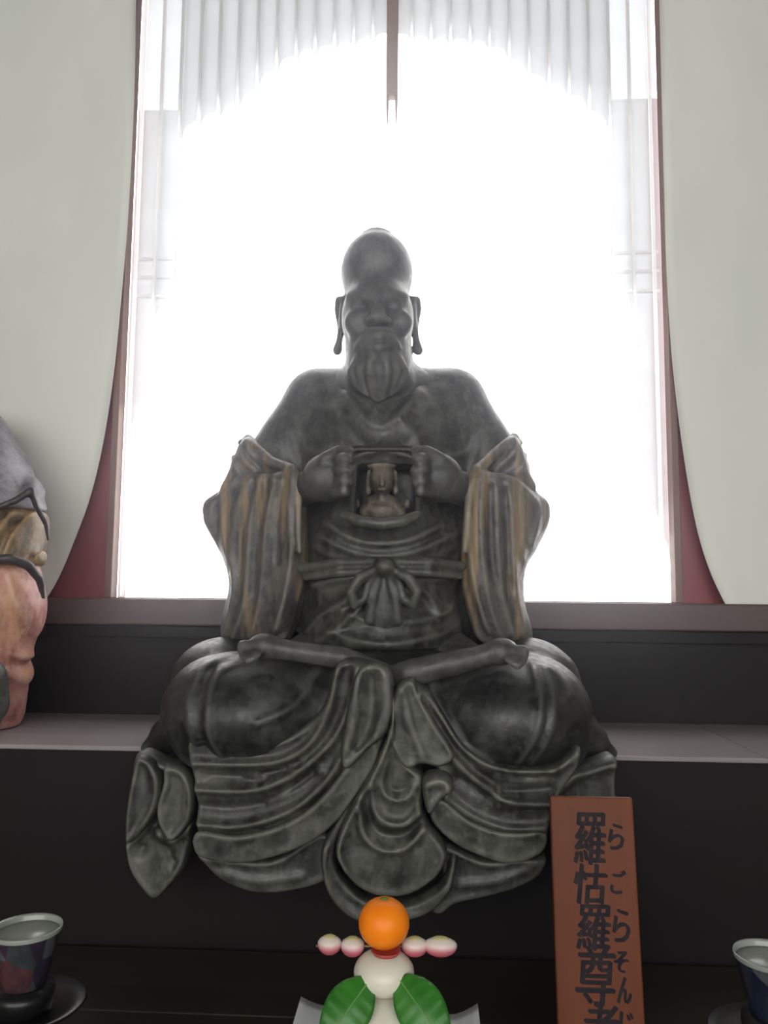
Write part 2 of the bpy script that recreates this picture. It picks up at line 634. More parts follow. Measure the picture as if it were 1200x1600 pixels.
# window with frame, lattice bars, mullion, and the white arch panel behind, stepped to imitate glare
win = tag(bpy.data.objects.new('window_1', None), 'wide bright window with glare-bleached lattice and red-brown frame', kind='structure')
COL.objects.link(win)
win.location = ((XL + XR) / 2, YW, Z_SILL)
win.matrix_world = Matrix.Translation(win.location)
JW = 0.017
for xa, xb in ((XL - JW, XL), (XR, XR + JW)):
    box('jamb', (xa, YW - 0.02, Z_SILL - 0.003), (xb, YW + 0.02, Z_HEAD), M_jamb, win, 0.002)
box('window_head', (XL, YW - 0.02, Z_HEAD - 0.05), (XR, YW + 0.1, Z_HEAD), M_jamb, win, 0.003)
YB = YW + 0.03                     # lattice plane
YP = YW + 0.05                    # arch panel strips behind the lattice
xm0, xm1 = W(604, 60, YW)[0], W(622, 60, YW)[0]
xc = (xm0 + xm1) / 2
za_, zb_ = W(613, 150, YW)[2], W(613, 195, YW)[2]
box('mullion', (xm0, YW - 0.005, za_), (xm1, YW + 0.02, Z_HEAD - 0.05), M_post, win, 0.002)  # stops short where glare would swallow the post
for xx in (xm0 + 0.0035, xm1 - 0.0035):                       # forked end: glare bleaching of the lower post put into shape
    v = [(xx - 0.0035, YW - 0.004, za_), (xx + 0.0035, YW - 0.004, za_), (xx + 0.0035, YW + 0.019, za_), (xx - 0.0035, YW + 0.019, za_),
         (xx - 0.001, YW + 0.004, zb_), (xx + 0.001, YW + 0.004, zb_), (xx + 0.001, YW + 0.012, zb_), (xx - 0.001, YW + 0.012, zb_)]
    f = [(0, 1, 2, 3), (7, 6, 5, 4)] + [((k + 1) % 4, k, 4 + k, 4 + (k + 1) % 4) for k in range(4)]
    mesh('mullion_glare_fork', v, f, M_post, win)

PITCHB = W(613 + 32.6, 936, YB)[0] - W(613, 936, YB)[0]
x_mid = W(613, 60, YB)[0]
zt = Z_HEAD - 0.04
bar_x = [x_mid + i * PITCHB for i in range(-13, 14)]
bar_x = [x for x in bar_x if XL + 0.006 < x < XR - 0.006]
bm = None
for x in bar_x:
    o = box('lattice_bar', (-0.0032, -0.006, 0), (0.0032, 0.006, zt - Z_SILL), M_bar, None) if bm is None else link('lattice_bar', bm)
    bm = o.data
    o.parent = win
    o.location = (x - win.location.x, YB - win.location.y, 0)
rm = None
for py in (866, 899, 452, 421, 391):
    z = W(1010, py, YB)[2]
    o = box('lattice_rail', (XL - xc, -0.004, -0.0026), (XR - xc, 0.004, 0.0026), M_bar, None) if rm is None else link('lattice_rail', rm)
    rm = o.data
    o.parent = win
    o.location = (xc - win.location.x, YB + 0.0105 - win.location.y, z - win.location.z)

# arch panel in strips: stepped, notched ends imitate glare round a smooth bell-shaped arch
ARCH = [(178, 1600), (205, 780), (210, 700), (236, 560), (240, 480), (266, 460), (271, 212), (285, 200), (313, 180), (345, 168), (376, 158), (392, 140), (406, 122), (436, 93), (468, 78),
        (500, 70), (530, 65), (560, 60), (590, 50), (613, 46), (640, 52), (690, 56), (740, 58), (790, 75), (815, 98), (835, 112), (860, 125), (885, 135), (915, 155), (950, 188), (966, 230), (971, 450), (1000, 480),
        (1004, 770), (1032, 800), (1040, 850), (1056, 900)]
ax_ = np.array([W(p[0], p[1], YP)[0] for p in ARCH])
az_ = np.array([W(p[0], p[1], YP)[2] for p in ARCH])
edges = [XL - 0.01] + bar_x + [XR + 0.01]
for a, b in zip(edges[:-1], edges[1:]):
    c = (a + b) / 2
    za = float(np.interp(a, ax_, az_))
    zb = float(np.interp(b, ax_, az_))
    z0 = max(float(np.interp(c, ax_, az_)) - 0.006, Z_SILL - 0.01)
    drop = 0.035
    n = 10
    v, f = [], []
    for i in range(n + 1):                       # lower end is a shallow rounded notch
        t = i / n
        zz = z0 - drop * (abs(2 * t - 1) ** 4) + float(np.clip(zb - za, -0.06, 0.06)) * (t - 0.5) * 0.6
        zz = max(zz, Z_SILL - 0.02)
        xx = a + (b - a) * t
        for yy in (YP, YP + 0.004):
            v += [(xx, yy, zz), (xx, yy, Z_HEAD)]
    for i in range(n):
        q = 4 * i
        f += [(q, q + 4, q + 5, q + 1), (q + 2, q + 3, q + 7, q + 6), (q, q + 2, q + 6, q + 4)]
    mesh('arch_panel_strip', v, f, M_paper_slat, win)


# curtains
def curtain(name, side, edge, x_far, label):
    E = smooth(edge, 8)
    nz, nu = len(E), 70
    v, f = [], []
    Yc = YW - 0.055
    for i, (ex, ey) in enumerate(E):
        pe = W(ex, ey, Yc)
        for j in range(nu + 1):
            u = j / nu
            x = pe[0] + (x_far - pe[0]) * u
            dd = abs(x - pe[0])
            low = np.clip((2.2 - pe[2]) / 1.0, 0, 1)
            y = Yc + 0.006 * math.sin(dd * 24 + 0.8) + 0.016 * math.exp(-(dd / 0.05) ** 2) * low * math.sin(dd * 60) \
                - 0.014 * low * math.sin(dd * 9 + 2.4 * pe[2]) + 0.012 * math.exp(-(dd / 0.012) ** 2)
            z = pe[2]
            v.append((x, min(y, YW - 0.012), z))
    for i in range(nz - 1):
        for j in range(nu):
            a = i * (nu + 1) + j
            q = (a, a + 1, a + nu + 2, a + nu + 1)
            f.append(q if side < 0 else q[::-1])
    o = mesh(name, v, f, M_cloth, None, True)
    md = o.modifiers.new('cloth', 'SOLIDIFY')
    md.thickness = 0.003
    return tag(o, label, 'curtain', 'white curtains either side of the window')


zt_px = -420
curtain('curtain', -1, [(226, zt_px), (214, -150), (209, 0), (207, 120), (203, 220), (196, 340), (186, 450), (172, 580), (155, 690), (135, 775), (108, 850), (85, 905), (62, 944)], -2.2,
        'off-white cloth curtain left of the window, behind the pink-robed statue')
curtain('curtain', 1, [(1022, zt_px), (1029, -150), (1033, 0), (1037, 150), (1041, 300), (1045, 420), (1053, 540), (1064, 640), (1078, 740), (1095, 830), (1115, 895), (1139, 947)], 2.2,
        'off-white cloth curtain right of the window, hem resting at the sill')

# statue shelf and the table in front
shelf = empty('statue_shelf', (0, YS, 0), 'long polished dark wooden shelf the statues sit on', 'shelf')
xj = W(1150, 1158, 1.65)[0]
for xa, xb in ((-2.6, -0.95), (-0.948, xj), (xj + 0.003, 2.6)):
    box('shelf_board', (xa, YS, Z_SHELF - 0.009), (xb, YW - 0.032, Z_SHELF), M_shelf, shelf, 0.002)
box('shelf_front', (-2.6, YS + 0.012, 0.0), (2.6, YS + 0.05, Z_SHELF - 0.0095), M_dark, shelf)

table = empty('offering_table', (0, 1.0, 0), 'low brown wooden table along the front of the statue shelf', 'table')
for i in range(4):
    ya = 0.62 + i * 0.22
    box('table_board', (-1.6, ya, Z_TABLE - 0.03), (1.6, ya + 0.218, Z_TABLE), M_table, table, 0.002)
box('table_apron', (-1.55, 0.66, Z_TABLE - 0.12), (1.55, 0.69, Z_TABLE - 0.03), M_table, table)
for xa in (-1.5, 1.5):
    for ya in (0.68, 1.42):
        box('leg', (xa - 0.03, ya - 0.03, 0), (xa + 0.03, ya + 0.03, Z_TABLE - 0.03), M_table, table)

# ------------------------------------------------------------------ the seated statue
st = empty('seated_statue', tuple(W(600, 1174, 1.62)), 'dark lacquered wooden seated holy man opening his chest with both hands', 'statue')

# body: head, neck, trunk, arms, hands, legs and feet in one piece
B = vol_px(345, 850, 352, 1130, 1.20, 1.84, 0.0042)
B.add(EL(600, 720, 1.69, 150, 140, 0.125), 0.03)
B.add(EL(600, 860, 1.66, 135, 130, 0.16), 0.05)
B.add(LB([(505, 628, 1.70), (600, 612, 1.70), (700, 628, 1.70)], [44, 44, 44]), 0.04)
B.add(LB([(592, 560, 1.66), (595, 620, 1.68)], [52, 60]), 0.03)                   # neck
# head
B.add(EL(589, 428, 1.645, 58, 65, 0.098), 0.02)
B.add(EL(590, 498, 1.61, 58, 72, 0.09), 0.02)
B.add(EL(592, 556, 1.60, 51, 46, 0.08), 0.03)                                     # bearded jaw
B.add(EL(592, 596, 1.605, 46, 34, 0.06), 0.03)                                     # beard on the chest
B.add(EL(589, 374, 1.65, 26, 13, 0.04), 0.02)                                      # crown of the skull
B.add(LB([(548, 464, 1.562), (568, 460, 1.541), (589, 465, 1.534), (612, 460, 1.541), (632, 464, 1.562)], [6, 7, 6, 7, 6]), 0.014)  # brow
B.cut(EL(563, 476, 1.524, 16, 9, 0.018), 0.010)
B.cut(EL(617, 476, 1.524, 16, 9, 0.018), 0.010)
B.add(EL(563, 478, 1.547, 11, 6, 0.013), 0.004)                                    # eyes
B.add(EL(617, 478, 1.547, 11, 6, 0.013), 0.004)
B.add(LB([(590, 468, 1.53), (591, 496, 1.507)], [7, 12]), 0.01)                    # nose
B.add(EL(578, 501, 1.517, 8, 7, 0.012), 0.006)
B.add(EL(605, 501, 1.517, 8, 7, 0.012), 0.006)
B.add(EL(555, 505, 1.545, 18, 20, 0.02), 0.014)                                    # cheeks
B.add(EL(628, 505, 1.545, 18, 20, 0.02), 0.014)
B.add(LB([(568, 531, 1.527), (591, 526, 1.513), (614, 531, 1.527)], [5, 6, 5]), 0.006)   # lips
B.add(LB([(572, 539, 1.527), (591, 542, 1.514), (610, 539, 1.527)], [5, 6, 5]), 0.006)
B.cut(LB([(570, 535, 1.518), (591, 534, 1.503), (612, 535, 1.518)], [2, 2.6, 2]), 0.004)
B.add(EL(591, 558, 1.54, 18, 13, 0.02), 0.012)
for i in range(7):                                                                 # locks of the beard
    u = (i - 3) / 3
    e = 0.004 * (i % 2)
    B.add(LB([(591 + u * 30, 549 + 5 * abs(u), 1.524 + e + 0.016 * u * u), (591 + u * 43, 580, 1.533 + e + 0.03 * u * u), (591 + u * 34, 606 - 5 * abs(u), 1.545 + e + 0.024 * u * u), (591 + u * 20, 632 - 14 * abs(u), 1.556 + e)],
             [4.5, 7, 6.5, 3]), 0.0015)
for s_ in (-1, 1):
    B.add(LB([(591 + s_ * 3, 518, 1.512), (591 + s_ * 22, 523, 1.523), (591 + s_ * 36, 542, 1.538)], [4, 5, 3]), 0.004)
    B.add(LB([(591 + s_ * 8, 461, 1.530), (591 + s_ * 26, 456, 1.538), (591 + s_ * 44, 462, 1.56)], [3, 4, 2.5]), 0.004)
for sx, ex in ((-1, 532), (1, 649)):                                               # long ears
    B.add(LB([(ex - sx * 6, 470, 1.655), (ex + sx * 3, 468, 1.665), (ex + sx * 5, 484, 1.665), (ex + sx * 2, 505, 1.66), (ex, 522, 1.655)], [8, 6, 5.5, 5, 4.5]), 0.008)
    B.add(LB([(ex - sx * 6, 480, 1.65), (ex - sx * 4, 505, 1.645), (ex - sx * 2, 520, 1.65)], [8, 7, 4]), 0.008)
    B.add(LB([(ex, 520, 1.655), (ex + sx * 2, 534, 1.652), (ex + sx * 5, 548, 1.65)], [4.5, 6, 8]), 0.006)
# arms and hands drawing the chest open
for s_, pts in ((-1, [(490, 632, 1.69), (392, 780, 1.67), (430, 778, 1.61), (474, 764, 1.51), (505, 755, 1.46)]),
                (1, [(714, 632, 1.69), (804, 780, 1.67), (768, 778, 1.61), (724, 764, 1.51), (692, 755, 1.46)])):
    B.add(LB(pts, [40, 36, 32, 27, 28]), 0.02)
for s_, hx in ((-1, 512), (1, 683)):
    B.add(EL(hx, 745, 1.45, 40, 38, 0.035, rot=s_ * -0.25), 0.015)                # back of the hand
    ends = [(0, 718, 17, 10.5), (3, 736, 20, 10.5), (2, 753, 19, 10), (-3, 769, 16, 9)]
    for dx, fy, ln, r in ends:                                                     # four curled fingers
        kx = hx - s_ * 18
        B.add(LB([(kx - s_ * -6, fy + 1, 1.43), (kx - s_ * 8, fy - 1, 1.408), (kx - s_ * (12 + dx), fy, 1.41), (kx - s_ * (14 + dx), fy + 1, 1.44)],
                 [r, r, r * 0.92, r * 0.85]), 0.0035)
    B.add(LB([(hx - s_ * -4, 718, 1.43), (hx - s_ * 16, 706, 1.425), (hx - s_ * 34, 705, 1.44)], [12, 10.5, 9]), 0.005)  # thumb on top
# legs, hidden by the robe, and feet on the thighs
B.add(LB([(600, 990, 1.66), (420, 1080, 1.46), (390, 1090, 1.44)], [70, 50, 45]), 0.03)
B.add(LB([(600, 990, 1.66), (770, 1085, 1.46), (800, 1095, 1.44)], [70, 50, 45]), 0.03)
B.add(LB([(800, 1095, 1.44), (640, 1080, 1.36), (535, 1028, 1.30), (470, 1019, 1.287), (425, 1012, 1.287)], [40, 26, 18, 16, 17]), 0.01)
B.add(LB([(390, 1090, 1.44), (560, 1085, 1.36), (640, 1052, 1.285), (710, 1036, 1.28), (750, 1026, 1.285), (775, 1018, 1.285)], [40, 26, 21, 20, 17, 18]), 0.01)
for s_, x0, y0 in ((-1, 412, 1008), (1, 785, 1016)):
    B.add(EL(x0, y0 + 2, 1.285, 25, 21, 0.024), 0.008)                             # ball of the foot
    for i, (dx, dy, r) in enumerate(((31, 0, 11.5), (33, 8, 8.5), (31, 14, 8), (28, 19, 7.5), (24, 23, 7))):
        B.add(LB([(x0 + s_ * 8, y0 + dy * 0.8 - 2, 1.275 - 0.005 * i), (x0 + s_ * dx * 0.75, y0 + dy, 1.268 - 0.005 * i), (x0 + s_ * dx, y0 + dy + 2, 1.27 - 0.005 * i)], [r * 0.8, r * 0.75, r]), 0.002)
B.cut(block(W(546, 808, 1.44), W(650, 706, 1.44) + np.array([0, 0.22, 0]), 0.012), 0.006)       # the opened chest
body = B.build('body', M_skin, st)

# upper robe over shoulders and trunk, open at the neck
U = vol_px(350, 850, 555, 1010, 1.35, 1.86, 0.0042)
U.add(EL(600, 735, 1.69, 158, 150, 0.14), 0.03)
U.add(EL(600, 860, 1.665, 146, 130, 0.17), 0.05)
U.add(EL(600, 940, 1.68, 158, 90, 0.15), 0.03)
U.add(LB([(503, 630, 1.71), (600, 622, 1.71), (702, 630, 1.71)], [52, 53, 52]), 0.04)
for s_, pts in ((-1, [(494, 630, 1.70), (449, 690, 1.665), (417, 738, 1.64)]), (1, [(708, 630, 1.70), (750, 690, 1.665), (783, 738, 1.64)])):
    U.add(LB(pts, [48, 46, 45]), 0.03)
U.cut(EL(594, 575, 1.62, 62, 56, 0.12), 0.012)                                     # neckline
U.cut(block(W(548, 804, 1.44), W(648, 709, 1.44) + np.array([0, 0.19, 0]), 0.012), 0.006)                                     # parted over the chest
for s_, hx in ((-1, 508), (1, 687)):
    U.cut(EL(hx, 755, 1.42, 58, 46, 0.075), 0.012)
U.ridges([([(535, 600), (560, 640), (592, 662), (625, 640), (655, 598)], 0.008, 9),
          ([(505, 590), (530, 650), (560, 690), (597, 700), (640, 688), (668, 650), (690, 590)], 0.006, 11),
          ([(452, 640), (470, 690), (500, 705)], 0.006, 10), ([(745, 640), (735, 690), (700, 705)], 0.006, 10),
          ([(440, 660), (445, 700), (462, 735)], 0.005, 8), ([(760, 660), (757, 700), (742, 735)], 0.005, 8),
          ([(625, 650), (650, 680), (655, 700)], 0.006, 7), ([(505, 625), (540, 640)], 0.004, 8),
          ([(548, 712), (574, 706), (597, 700), (621, 706), (646, 712)], 0.012, 6)], 1.53, 1.7)
# drape below the opening: lip and looped folds
U.add(LB([(538, 806, 1.47), (565, 815, 1.455), (597, 819, 1.45), (628, 815, 1.455), (652, 805, 1.47)], [8, 10, 10, 10, 8]), 0.008)
U.ridges([([(510, 818), (550, 842), (597, 850), (645, 842), (690, 818)], 0.009, 8),
          ([(500, 838), (548, 862), (600, 870), (655, 860), (712, 832)], 0.009, 8),
          ([(490, 855), (540, 878), (600, 884), (660, 876), (715, 850)], 0.006, 7)], 1.5, 1.75)
U.build('upper_robe', M_robe, st)

# dark shell that paints the hollow's shade, and the little image inside the opened chest
C_ = vol_px(520, 680, 680, 835, 1.50, 1.70, 0.004)
C_.add(block(W(538, 816, 1.56) * np.array([1, 0, 1]) + np.array([0, 1.525, 0]), W(658, 698, 1.56) * np.array([1, 0, 1]) + np.array([0, 1.68, 0]), 0.02), 0.004)
C_.cut(block(W(545, 809, 1.53) * np.array([1, 0, 1]) + np.array([0, 1.45, 0]), W(651, 705, 1.53) * np.array([1, 0, 1]) + np.array([0, 1.655, 0]), 0.02), 0.004)
C_.build('chest_shade_shell', M_cavity, st)['label'] = 'dark shell painted as the shade inside the opened chest'
S = vol_px(545, 650, 700, 815, 1.46, 1.66, 0.0024)
DY = 0.035
S.add(EL(597, 750, 1.53 + DY, 19, 25, 0.022), 0.006)
S.add(EL(597, 727, 1.535 + DY, 24, 9, 0.018), 0.004)
S.add(EL(597, 716, 1.54 + DY, 11, 9, 0.012), 0.004)
S.add(LB([(597, 742, 1.511 + DY), (597, 757, 1.505 + DY)], [2.5, 4]), 0.003)
S.cut(EL(588, 745, 1.507 + DY, 5, 2.5, 0.005), 0.002)
S.cut(EL(606, 745, 1.507 + DY, 5, 2.5, 0.005), 0.002)
S.add(LB([(590, 765, 1.511 + DY), (604, 765, 1.511 + DY)], [2, 2]), 0.002)
S.add(LB([(577, 738, 1.54 + DY), (575, 768, 1.54 + DY)], [4, 5]), 0.003)
S.add(LB([(617, 738, 1.54 + DY), (619, 768, 1.54 + DY)], [4, 5]), 0.003)
S.add(LB([(572, 799, 1.545 + DY), (582, 786, 1.54 + DY), (597, 782, 1.535 + DY), (612, 786, 1.54 + DY), (624, 799, 1.545 + DY)], [11, 11, 12, 11, 11]), 0.008)
S.add(EL(597, 800, 1.545 + DY, 24, 16, 0.02), 0.004)
S.add(EL(557, 787, 1.555 + DY, 6, 9, 0.015), 0.003)
S.add(EL(637, 787, 1.555 + DY, 6, 9, 0.015), 0.003)
o = S.build('small_image', M_image, st)
o['label'] = 'small gilt crowned head inside the opened chest'


# wide hanging sleeves
def make_sleeve(sgn, outline, inner, folds, cuff, cuff_folds, ruffle, yin, yout, label):
    xs = [p[0] for p in outline]
    V = vol_px(min(xs) - 22, max(xs) + 22, 670, 1018, 1.36, 1.76, 0.0038)
    Yr = 1.50
    x_in = W(467 if sgn < 0 else 735, 800, Yr)[0]
    x_out = W(318 if sgn < 0 else 860, 800, Yr)[0]
    def dep(X, Z):
        u = np.clip((X - x_in) / (x_out - x_in), -0.2, 1)
        return (yin - Yr) + (yout - yin) * np.clip(u, 0, 1) ** 1.4 + 0.02 * np.clip((W(600, 760, Yr)[2] - Z) / 0.3, 0, 1)
    pin, pout = (467, 318) if sgn < 0 else (735, 860)
    oy = lambda p: yin + 0.01 + (yout - yin + 0.02) * float(np.clip((p - pin) / (pout - pin), 0, 1)) ** 1.4
    V.panel(outline, Yr, 0.16, dep, folds, 0.03, 0.01, outY=oy)
    V.panel(inner, Yr + 0.025, 0.09, dep, [], 0.012, 0.006)
    V.panel(cuff, Yr + 0.06, 0.17, None, cuff_folds, 0.035, 0.012, outY=lambda p: 1.60)
    for (p, r) in ruffle:
        V.add(LB(p, r), 0.008)
    o = V.build('sleeve', M_sleeve, st)
    o['label'] = label


make_sleeve(-1,
    [(455, 731), (468, 745), (467, 800), (470, 862), (460, 925), (443, 985), (400, 1000), (345, 1002), (336, 985), (343, 950), (351, 915), (346, 885), (332, 850), (320, 822), (316, 800), (320, 782), (340, 762), (360, 742), (395, 738), (430, 736)],
    [(466, 760), (478, 850), (474, 910), (456, 975), (440, 1003), (405, 1003), (420, 960), (440, 880), (450, 780)],
    [([(395, 745), (372, 800), (362, 860), (364, 930), (345, 995)], 0.012, 6), ([(412, 742), (394, 800), (388, 870), (382, 940), (362, 998)], 0.013, 6),
     ([(432, 742), (418, 810), (412, 880), (404, 950), (390, 998)], 0.012, 6), ([(462, 742), (455, 800), (456, 870), (446, 930), (430, 985)], 0.012, 6),
     ([(370, 752), (350, 790), (348, 840), (356, 880)], 0.010, 6), ([(350, 765), (334, 790), (330, 815)], 0.006, 6),
     ([(446, 745), (436, 810), (434, 880)], -0.008, 5), ([(403, 760), (382, 830), (376, 900)], -0.008, 5), ([(424, 760), (404, 840), (398, 930)], -0.008, 5)],
    [(388, 684), (408, 694), (432, 716), (462, 730), (440, 748), (380, 760), (345, 768), (356, 742), (366, 716), (374, 698)],
    [([(392, 692), (402, 716), (425, 735)], 0.012, 6), ([(380, 702), (390, 726), (410, 742)], 0.012, 6), ([(368, 722), (380, 742), (392, 752)], 0.010, 5)],
    [([(388, 686, 1.60), (400, 700, 1.57), (425, 722, 1.54), (455, 733, 1.50)], [7, 8, 9, 9]), ([(376, 692, 1.62), (388, 686, 1.60)], [6, 6]),
     ([(366, 715, 1.62), (372, 728, 1.58)], [6, 6]), ([(456, 733, 1.49), (466, 760, 1.475), (466, 830, 1.475), (468, 862, 1.475)], [9, 7, 6, 5])],
    1.47, 1.60, 'grey wide sleeve with worn gilt folds, at left')
make_sleeve(1,
    [(745, 733), (733, 748), (728, 800), (726, 862), (735, 920), (752, 975), (775, 1000), (820, 1004), (836, 1000), (833, 975), (824, 945), (822, 905), (828, 880), (843, 855), (856, 825), (861, 800), (855, 780), (838, 764), (820, 748), (790, 738), (765, 735)],
    [(733, 760), (722, 850), (722, 910), (735, 965), (752, 1003), (790, 1003), (775, 960), (755, 880), (748, 780)],
    [([(790, 742), (800, 800), (803, 860), (806, 920), (822, 998)], 0.012, 6), ([(772, 742), (777, 800), (780, 870), (788, 940), (805, 998)], 0.013, 6),
     ([(755, 742), (752, 810), (756, 880), (768, 950), (785, 998)], 0.011, 6), ([(738, 748), (734, 800), (734, 870), (744, 930), (762, 990)], 0.012, 6),
     ([(800, 745), (828, 775), (843, 800), (832, 850)], 0.012, 6), ([(812, 770), (818, 820), (816, 870)], 0.010, 6),
     ([(765, 760), (764, 840), (770, 900)], -0.008, 5), ([(788, 770), (791, 850), (797, 920)], -0.010, 6)],
    [(803, 682), (790, 688), (765, 706), (738, 730), (760, 748), (810, 756), (838, 764), (828, 740), (820, 712), (813, 694)],
    [([(797, 690), (775, 710), (752, 735)], 0.012, 6), ([(808, 702), (790, 722), (770, 742)], 0.012, 6), ([(818, 728), (805, 742), (790, 750)], 0.010, 5)],
    [([(803, 684, 1.60), (790, 694, 1.57), (765, 716, 1.54), (745, 735, 1.50)], [7, 8, 9, 9]), ([(812, 692, 1.62), (803, 684, 1.60)], [6, 6]),
     ([(819, 712, 1.62), (815, 726, 1.58)], [6, 6]), ([(743, 735, 1.49), (733, 760, 1.475), (729, 830, 1.475), (726, 862, 1.475)], [9, 7, 6, 5])],
    1.47, 1.60, 'grey wide sleeve with worn gilt folds, at right')

# belt, knot and apron
A = vol_px(455, 735, 855, 1030, 1.36, 1.62, 0.0035)
zb = W(600, 880, 1.45)[2]
def belly(X, Z):
    return 0.55 * (X - 0.0) ** 2 / 0.12 - 0.25 * np.clip(zb - Z, 0, 0.2) * 0.9
A.panel([(470, 895), (520, 884), (600, 880), (680, 884), (722, 890), (716, 940), (725, 985), (705, 1012), (600, 1016), (500, 1010), (462, 1000), (490, 950), (474, 920)], 1.452, 0.06, belly,
        [([(590, 890), (560, 900), (520, 905), (480, 915)], 0.013, 7), ([(585, 895), (545, 935), (500, 960), (470, 985)], 0.014, 8),
         ([(588, 895), (560, 950), (520, 985), (490, 1005)], 0.012, 7), ([(612, 892), (660, 905), (715, 900)], 0.013, 7),
         ([(616, 895), (668, 925), (690, 960), (712, 950)], 0.014, 8), ([(530, 955), (570, 968), (620, 972), (680, 965), (715, 940)], 0.006, 6),
         ([(505, 985), (560, 1000), (620, 1004), (690, 992), (722, 975)], 0.009, 7), ([(575, 930), (580, 970)], -0.006, 12), ([(612, 920), (618, 960)], -0.006, 10)], 0.012)
A.build('apron', M_robe, st)
K = vol_px(460, 735, 850, 985, 1.34, 1.6, 0.003)
K.add(LB([(472, 888, 1.50), (530, 880, 1.455), (600, 878, 1.435), (670, 880, 1.455), (720, 884, 1.50)], [8, 9, 9, 9, 8]), 0.006)
K.add(LB([(478, 902, 1.50), (530, 895, 1.45), (600, 892, 1.432)], [6, 7, 7]), 0.005)
K.add(LB([(600, 892, 1.432), (670, 895, 1.45), (718, 900, 1.495)], [7, 7, 6]), 0.005)
K.add(EL(602, 886, 1.42, 17, 14, 0.022), 0.005)
for s_ in (-1, 1):
    c = 600
    K.add(LB([(c + s_ * 10, 888, 1.42), (c + s_ * 38, 903, 1.41), (c + s_ * 52, 925, 1.41), (c + s_ * 46, 945, 1.415), (c + s_ * 30, 935, 1.42), (c + s_ * 24, 912, 1.42), (c + s_ * 10, 892, 1.42)],
             [7, 9, 8, 8, 7, 6, 6]), 0.004)
    K.add(LB([(c + s_ * 6, 892, 1.425), (c + s_ * 16, 930, 1.425), (c + s_ * 22, 968, 1.43)], [6, 9, 10]), 0.004)
K.add(EL(601, 940, 1.432, 30, 48, 0.012), 0.005)
o = K.build('belt', M_robe, st)
o['label'] = 'tied belt with looped bow'

# lap: both knees wrapped in the dark robe
L = vol_px(205, 985, 985, 1260, 1.19, 1.84, 0.0042)
L.add(EL(400, 1108, 1.385, 138, 86, 0.155), 0.03)
L.add(EL(337, 1104, 1.43, 69, 77, 0.14), 0.03)
L.add(EL(790, 1112, 1.385, 122, 86, 0.155), 0.03)
L.add(EL(841, 1108, 1.43, 65, 77, 0.14), 0.03)
L.add(EL(352, 1060, 1.60, 80, 64, 0.13), 0.025)
L.add(EL(822, 1062, 1.60, 76, 64, 0.13), 0.025)
L.add(EL(600, 1085, 1.50, 210, 75, 0.2), 0.05)
L.add(block((W(330, 1100, 1.5)[0], 1.30, Z_SHELF + 0.001), (W(880, 1100, 1.5)[0], 1.82, Z_SHELF + 0.14), 0.04), 0.04)
# spread corners of the robe at both sides
zc = Z_SHELF + 0.001
L.add(LB([(300, 1130, 1.46), (262, 1150, 1.48), (228, 1168, 1.47)], [46, 28, 9]), 0.03)
L.add(LB([(870, 1135, 1.46), (920, 1160, 1.46), (955, 1176, 1.46)], [46, 30, 10]), 0.03)
L.add(LB([(868, 1060, 1.55), (900, 1118, 1.52), (932, 1150, 1.50)], [34, 24, 13]), 0.02)
L.ridges([([(338, 1050), (334, 1081), (334, 1136), (350, 1180)], 0.008, 5), ([(303, 1060), (297, 1107), (306, 1165)], 0.006, 5),
          ([(320, 1050), (316, 1100), (326, 1165)], -0.006, 6), ([(495, 1040), (466, 1096), (411, 1125)], 0.007, 6),
          ([(300, 1050), (325, 1032), (365, 1026)], 0.006, 5), ([(345, 1045), (370, 1036), (395, 1034)], 0.005, 5),
          ([(526, 1033), (518, 1099), (485, 1160), (437, 1188)], 0.010, 6),
          ([(838, 1045), (842, 1090), (834, 1140), (808, 1190)], 0.008, 5), ([(856, 1050), (862, 1100), (852, 1150), (828, 1192)], 0.008, 5),
          ([(668, 1062), (688, 1107), (725, 1165), (770, 1192)], 0.010, 6), ([(848, 1040), (875, 1052), (893, 1085)], 0.006, 5)], 1.27, 1.5)
L.cut(block((-2, YS - 0.004, Z_SHELF - 0.3), (2, 2.2, Z_SHELF + 0.0005), 0.001), 0.002)
L.build('lap_robe', M_knee, st)


# layered folds hanging in front of the shelf: each a part of its own
def fold(name, pts, Y, lines, thick=0.035, m=M_hem, depth=None, rim=(0.006, 5), rnd=0.012, h=0.0034, extra=(), label=None):
    P = np.array(pts, float)
    V = vol_px(P[:, 0].min() - 14, P[:, 0].max() + 14, P[:, 1].min() - 14, P[:, 1].max() + 14, Y - 0.06, Y + thick + 0.07, h)
    V.panel(pts, Y, thick, depth, lines, rnd, 0.006, rim=rim)
    for e in extra:
        V.add(e, 0.008)
    o = V.build(name, m, st)
    if label:
        o['label'] = label
    return o


def lean(zpx, Y, k):
    """cloth that falls away backwards below (k>0) a height"""
    z0 = W(600, zpx, Y)[2]
    return lambda X, Z: k * (z0 - Z)


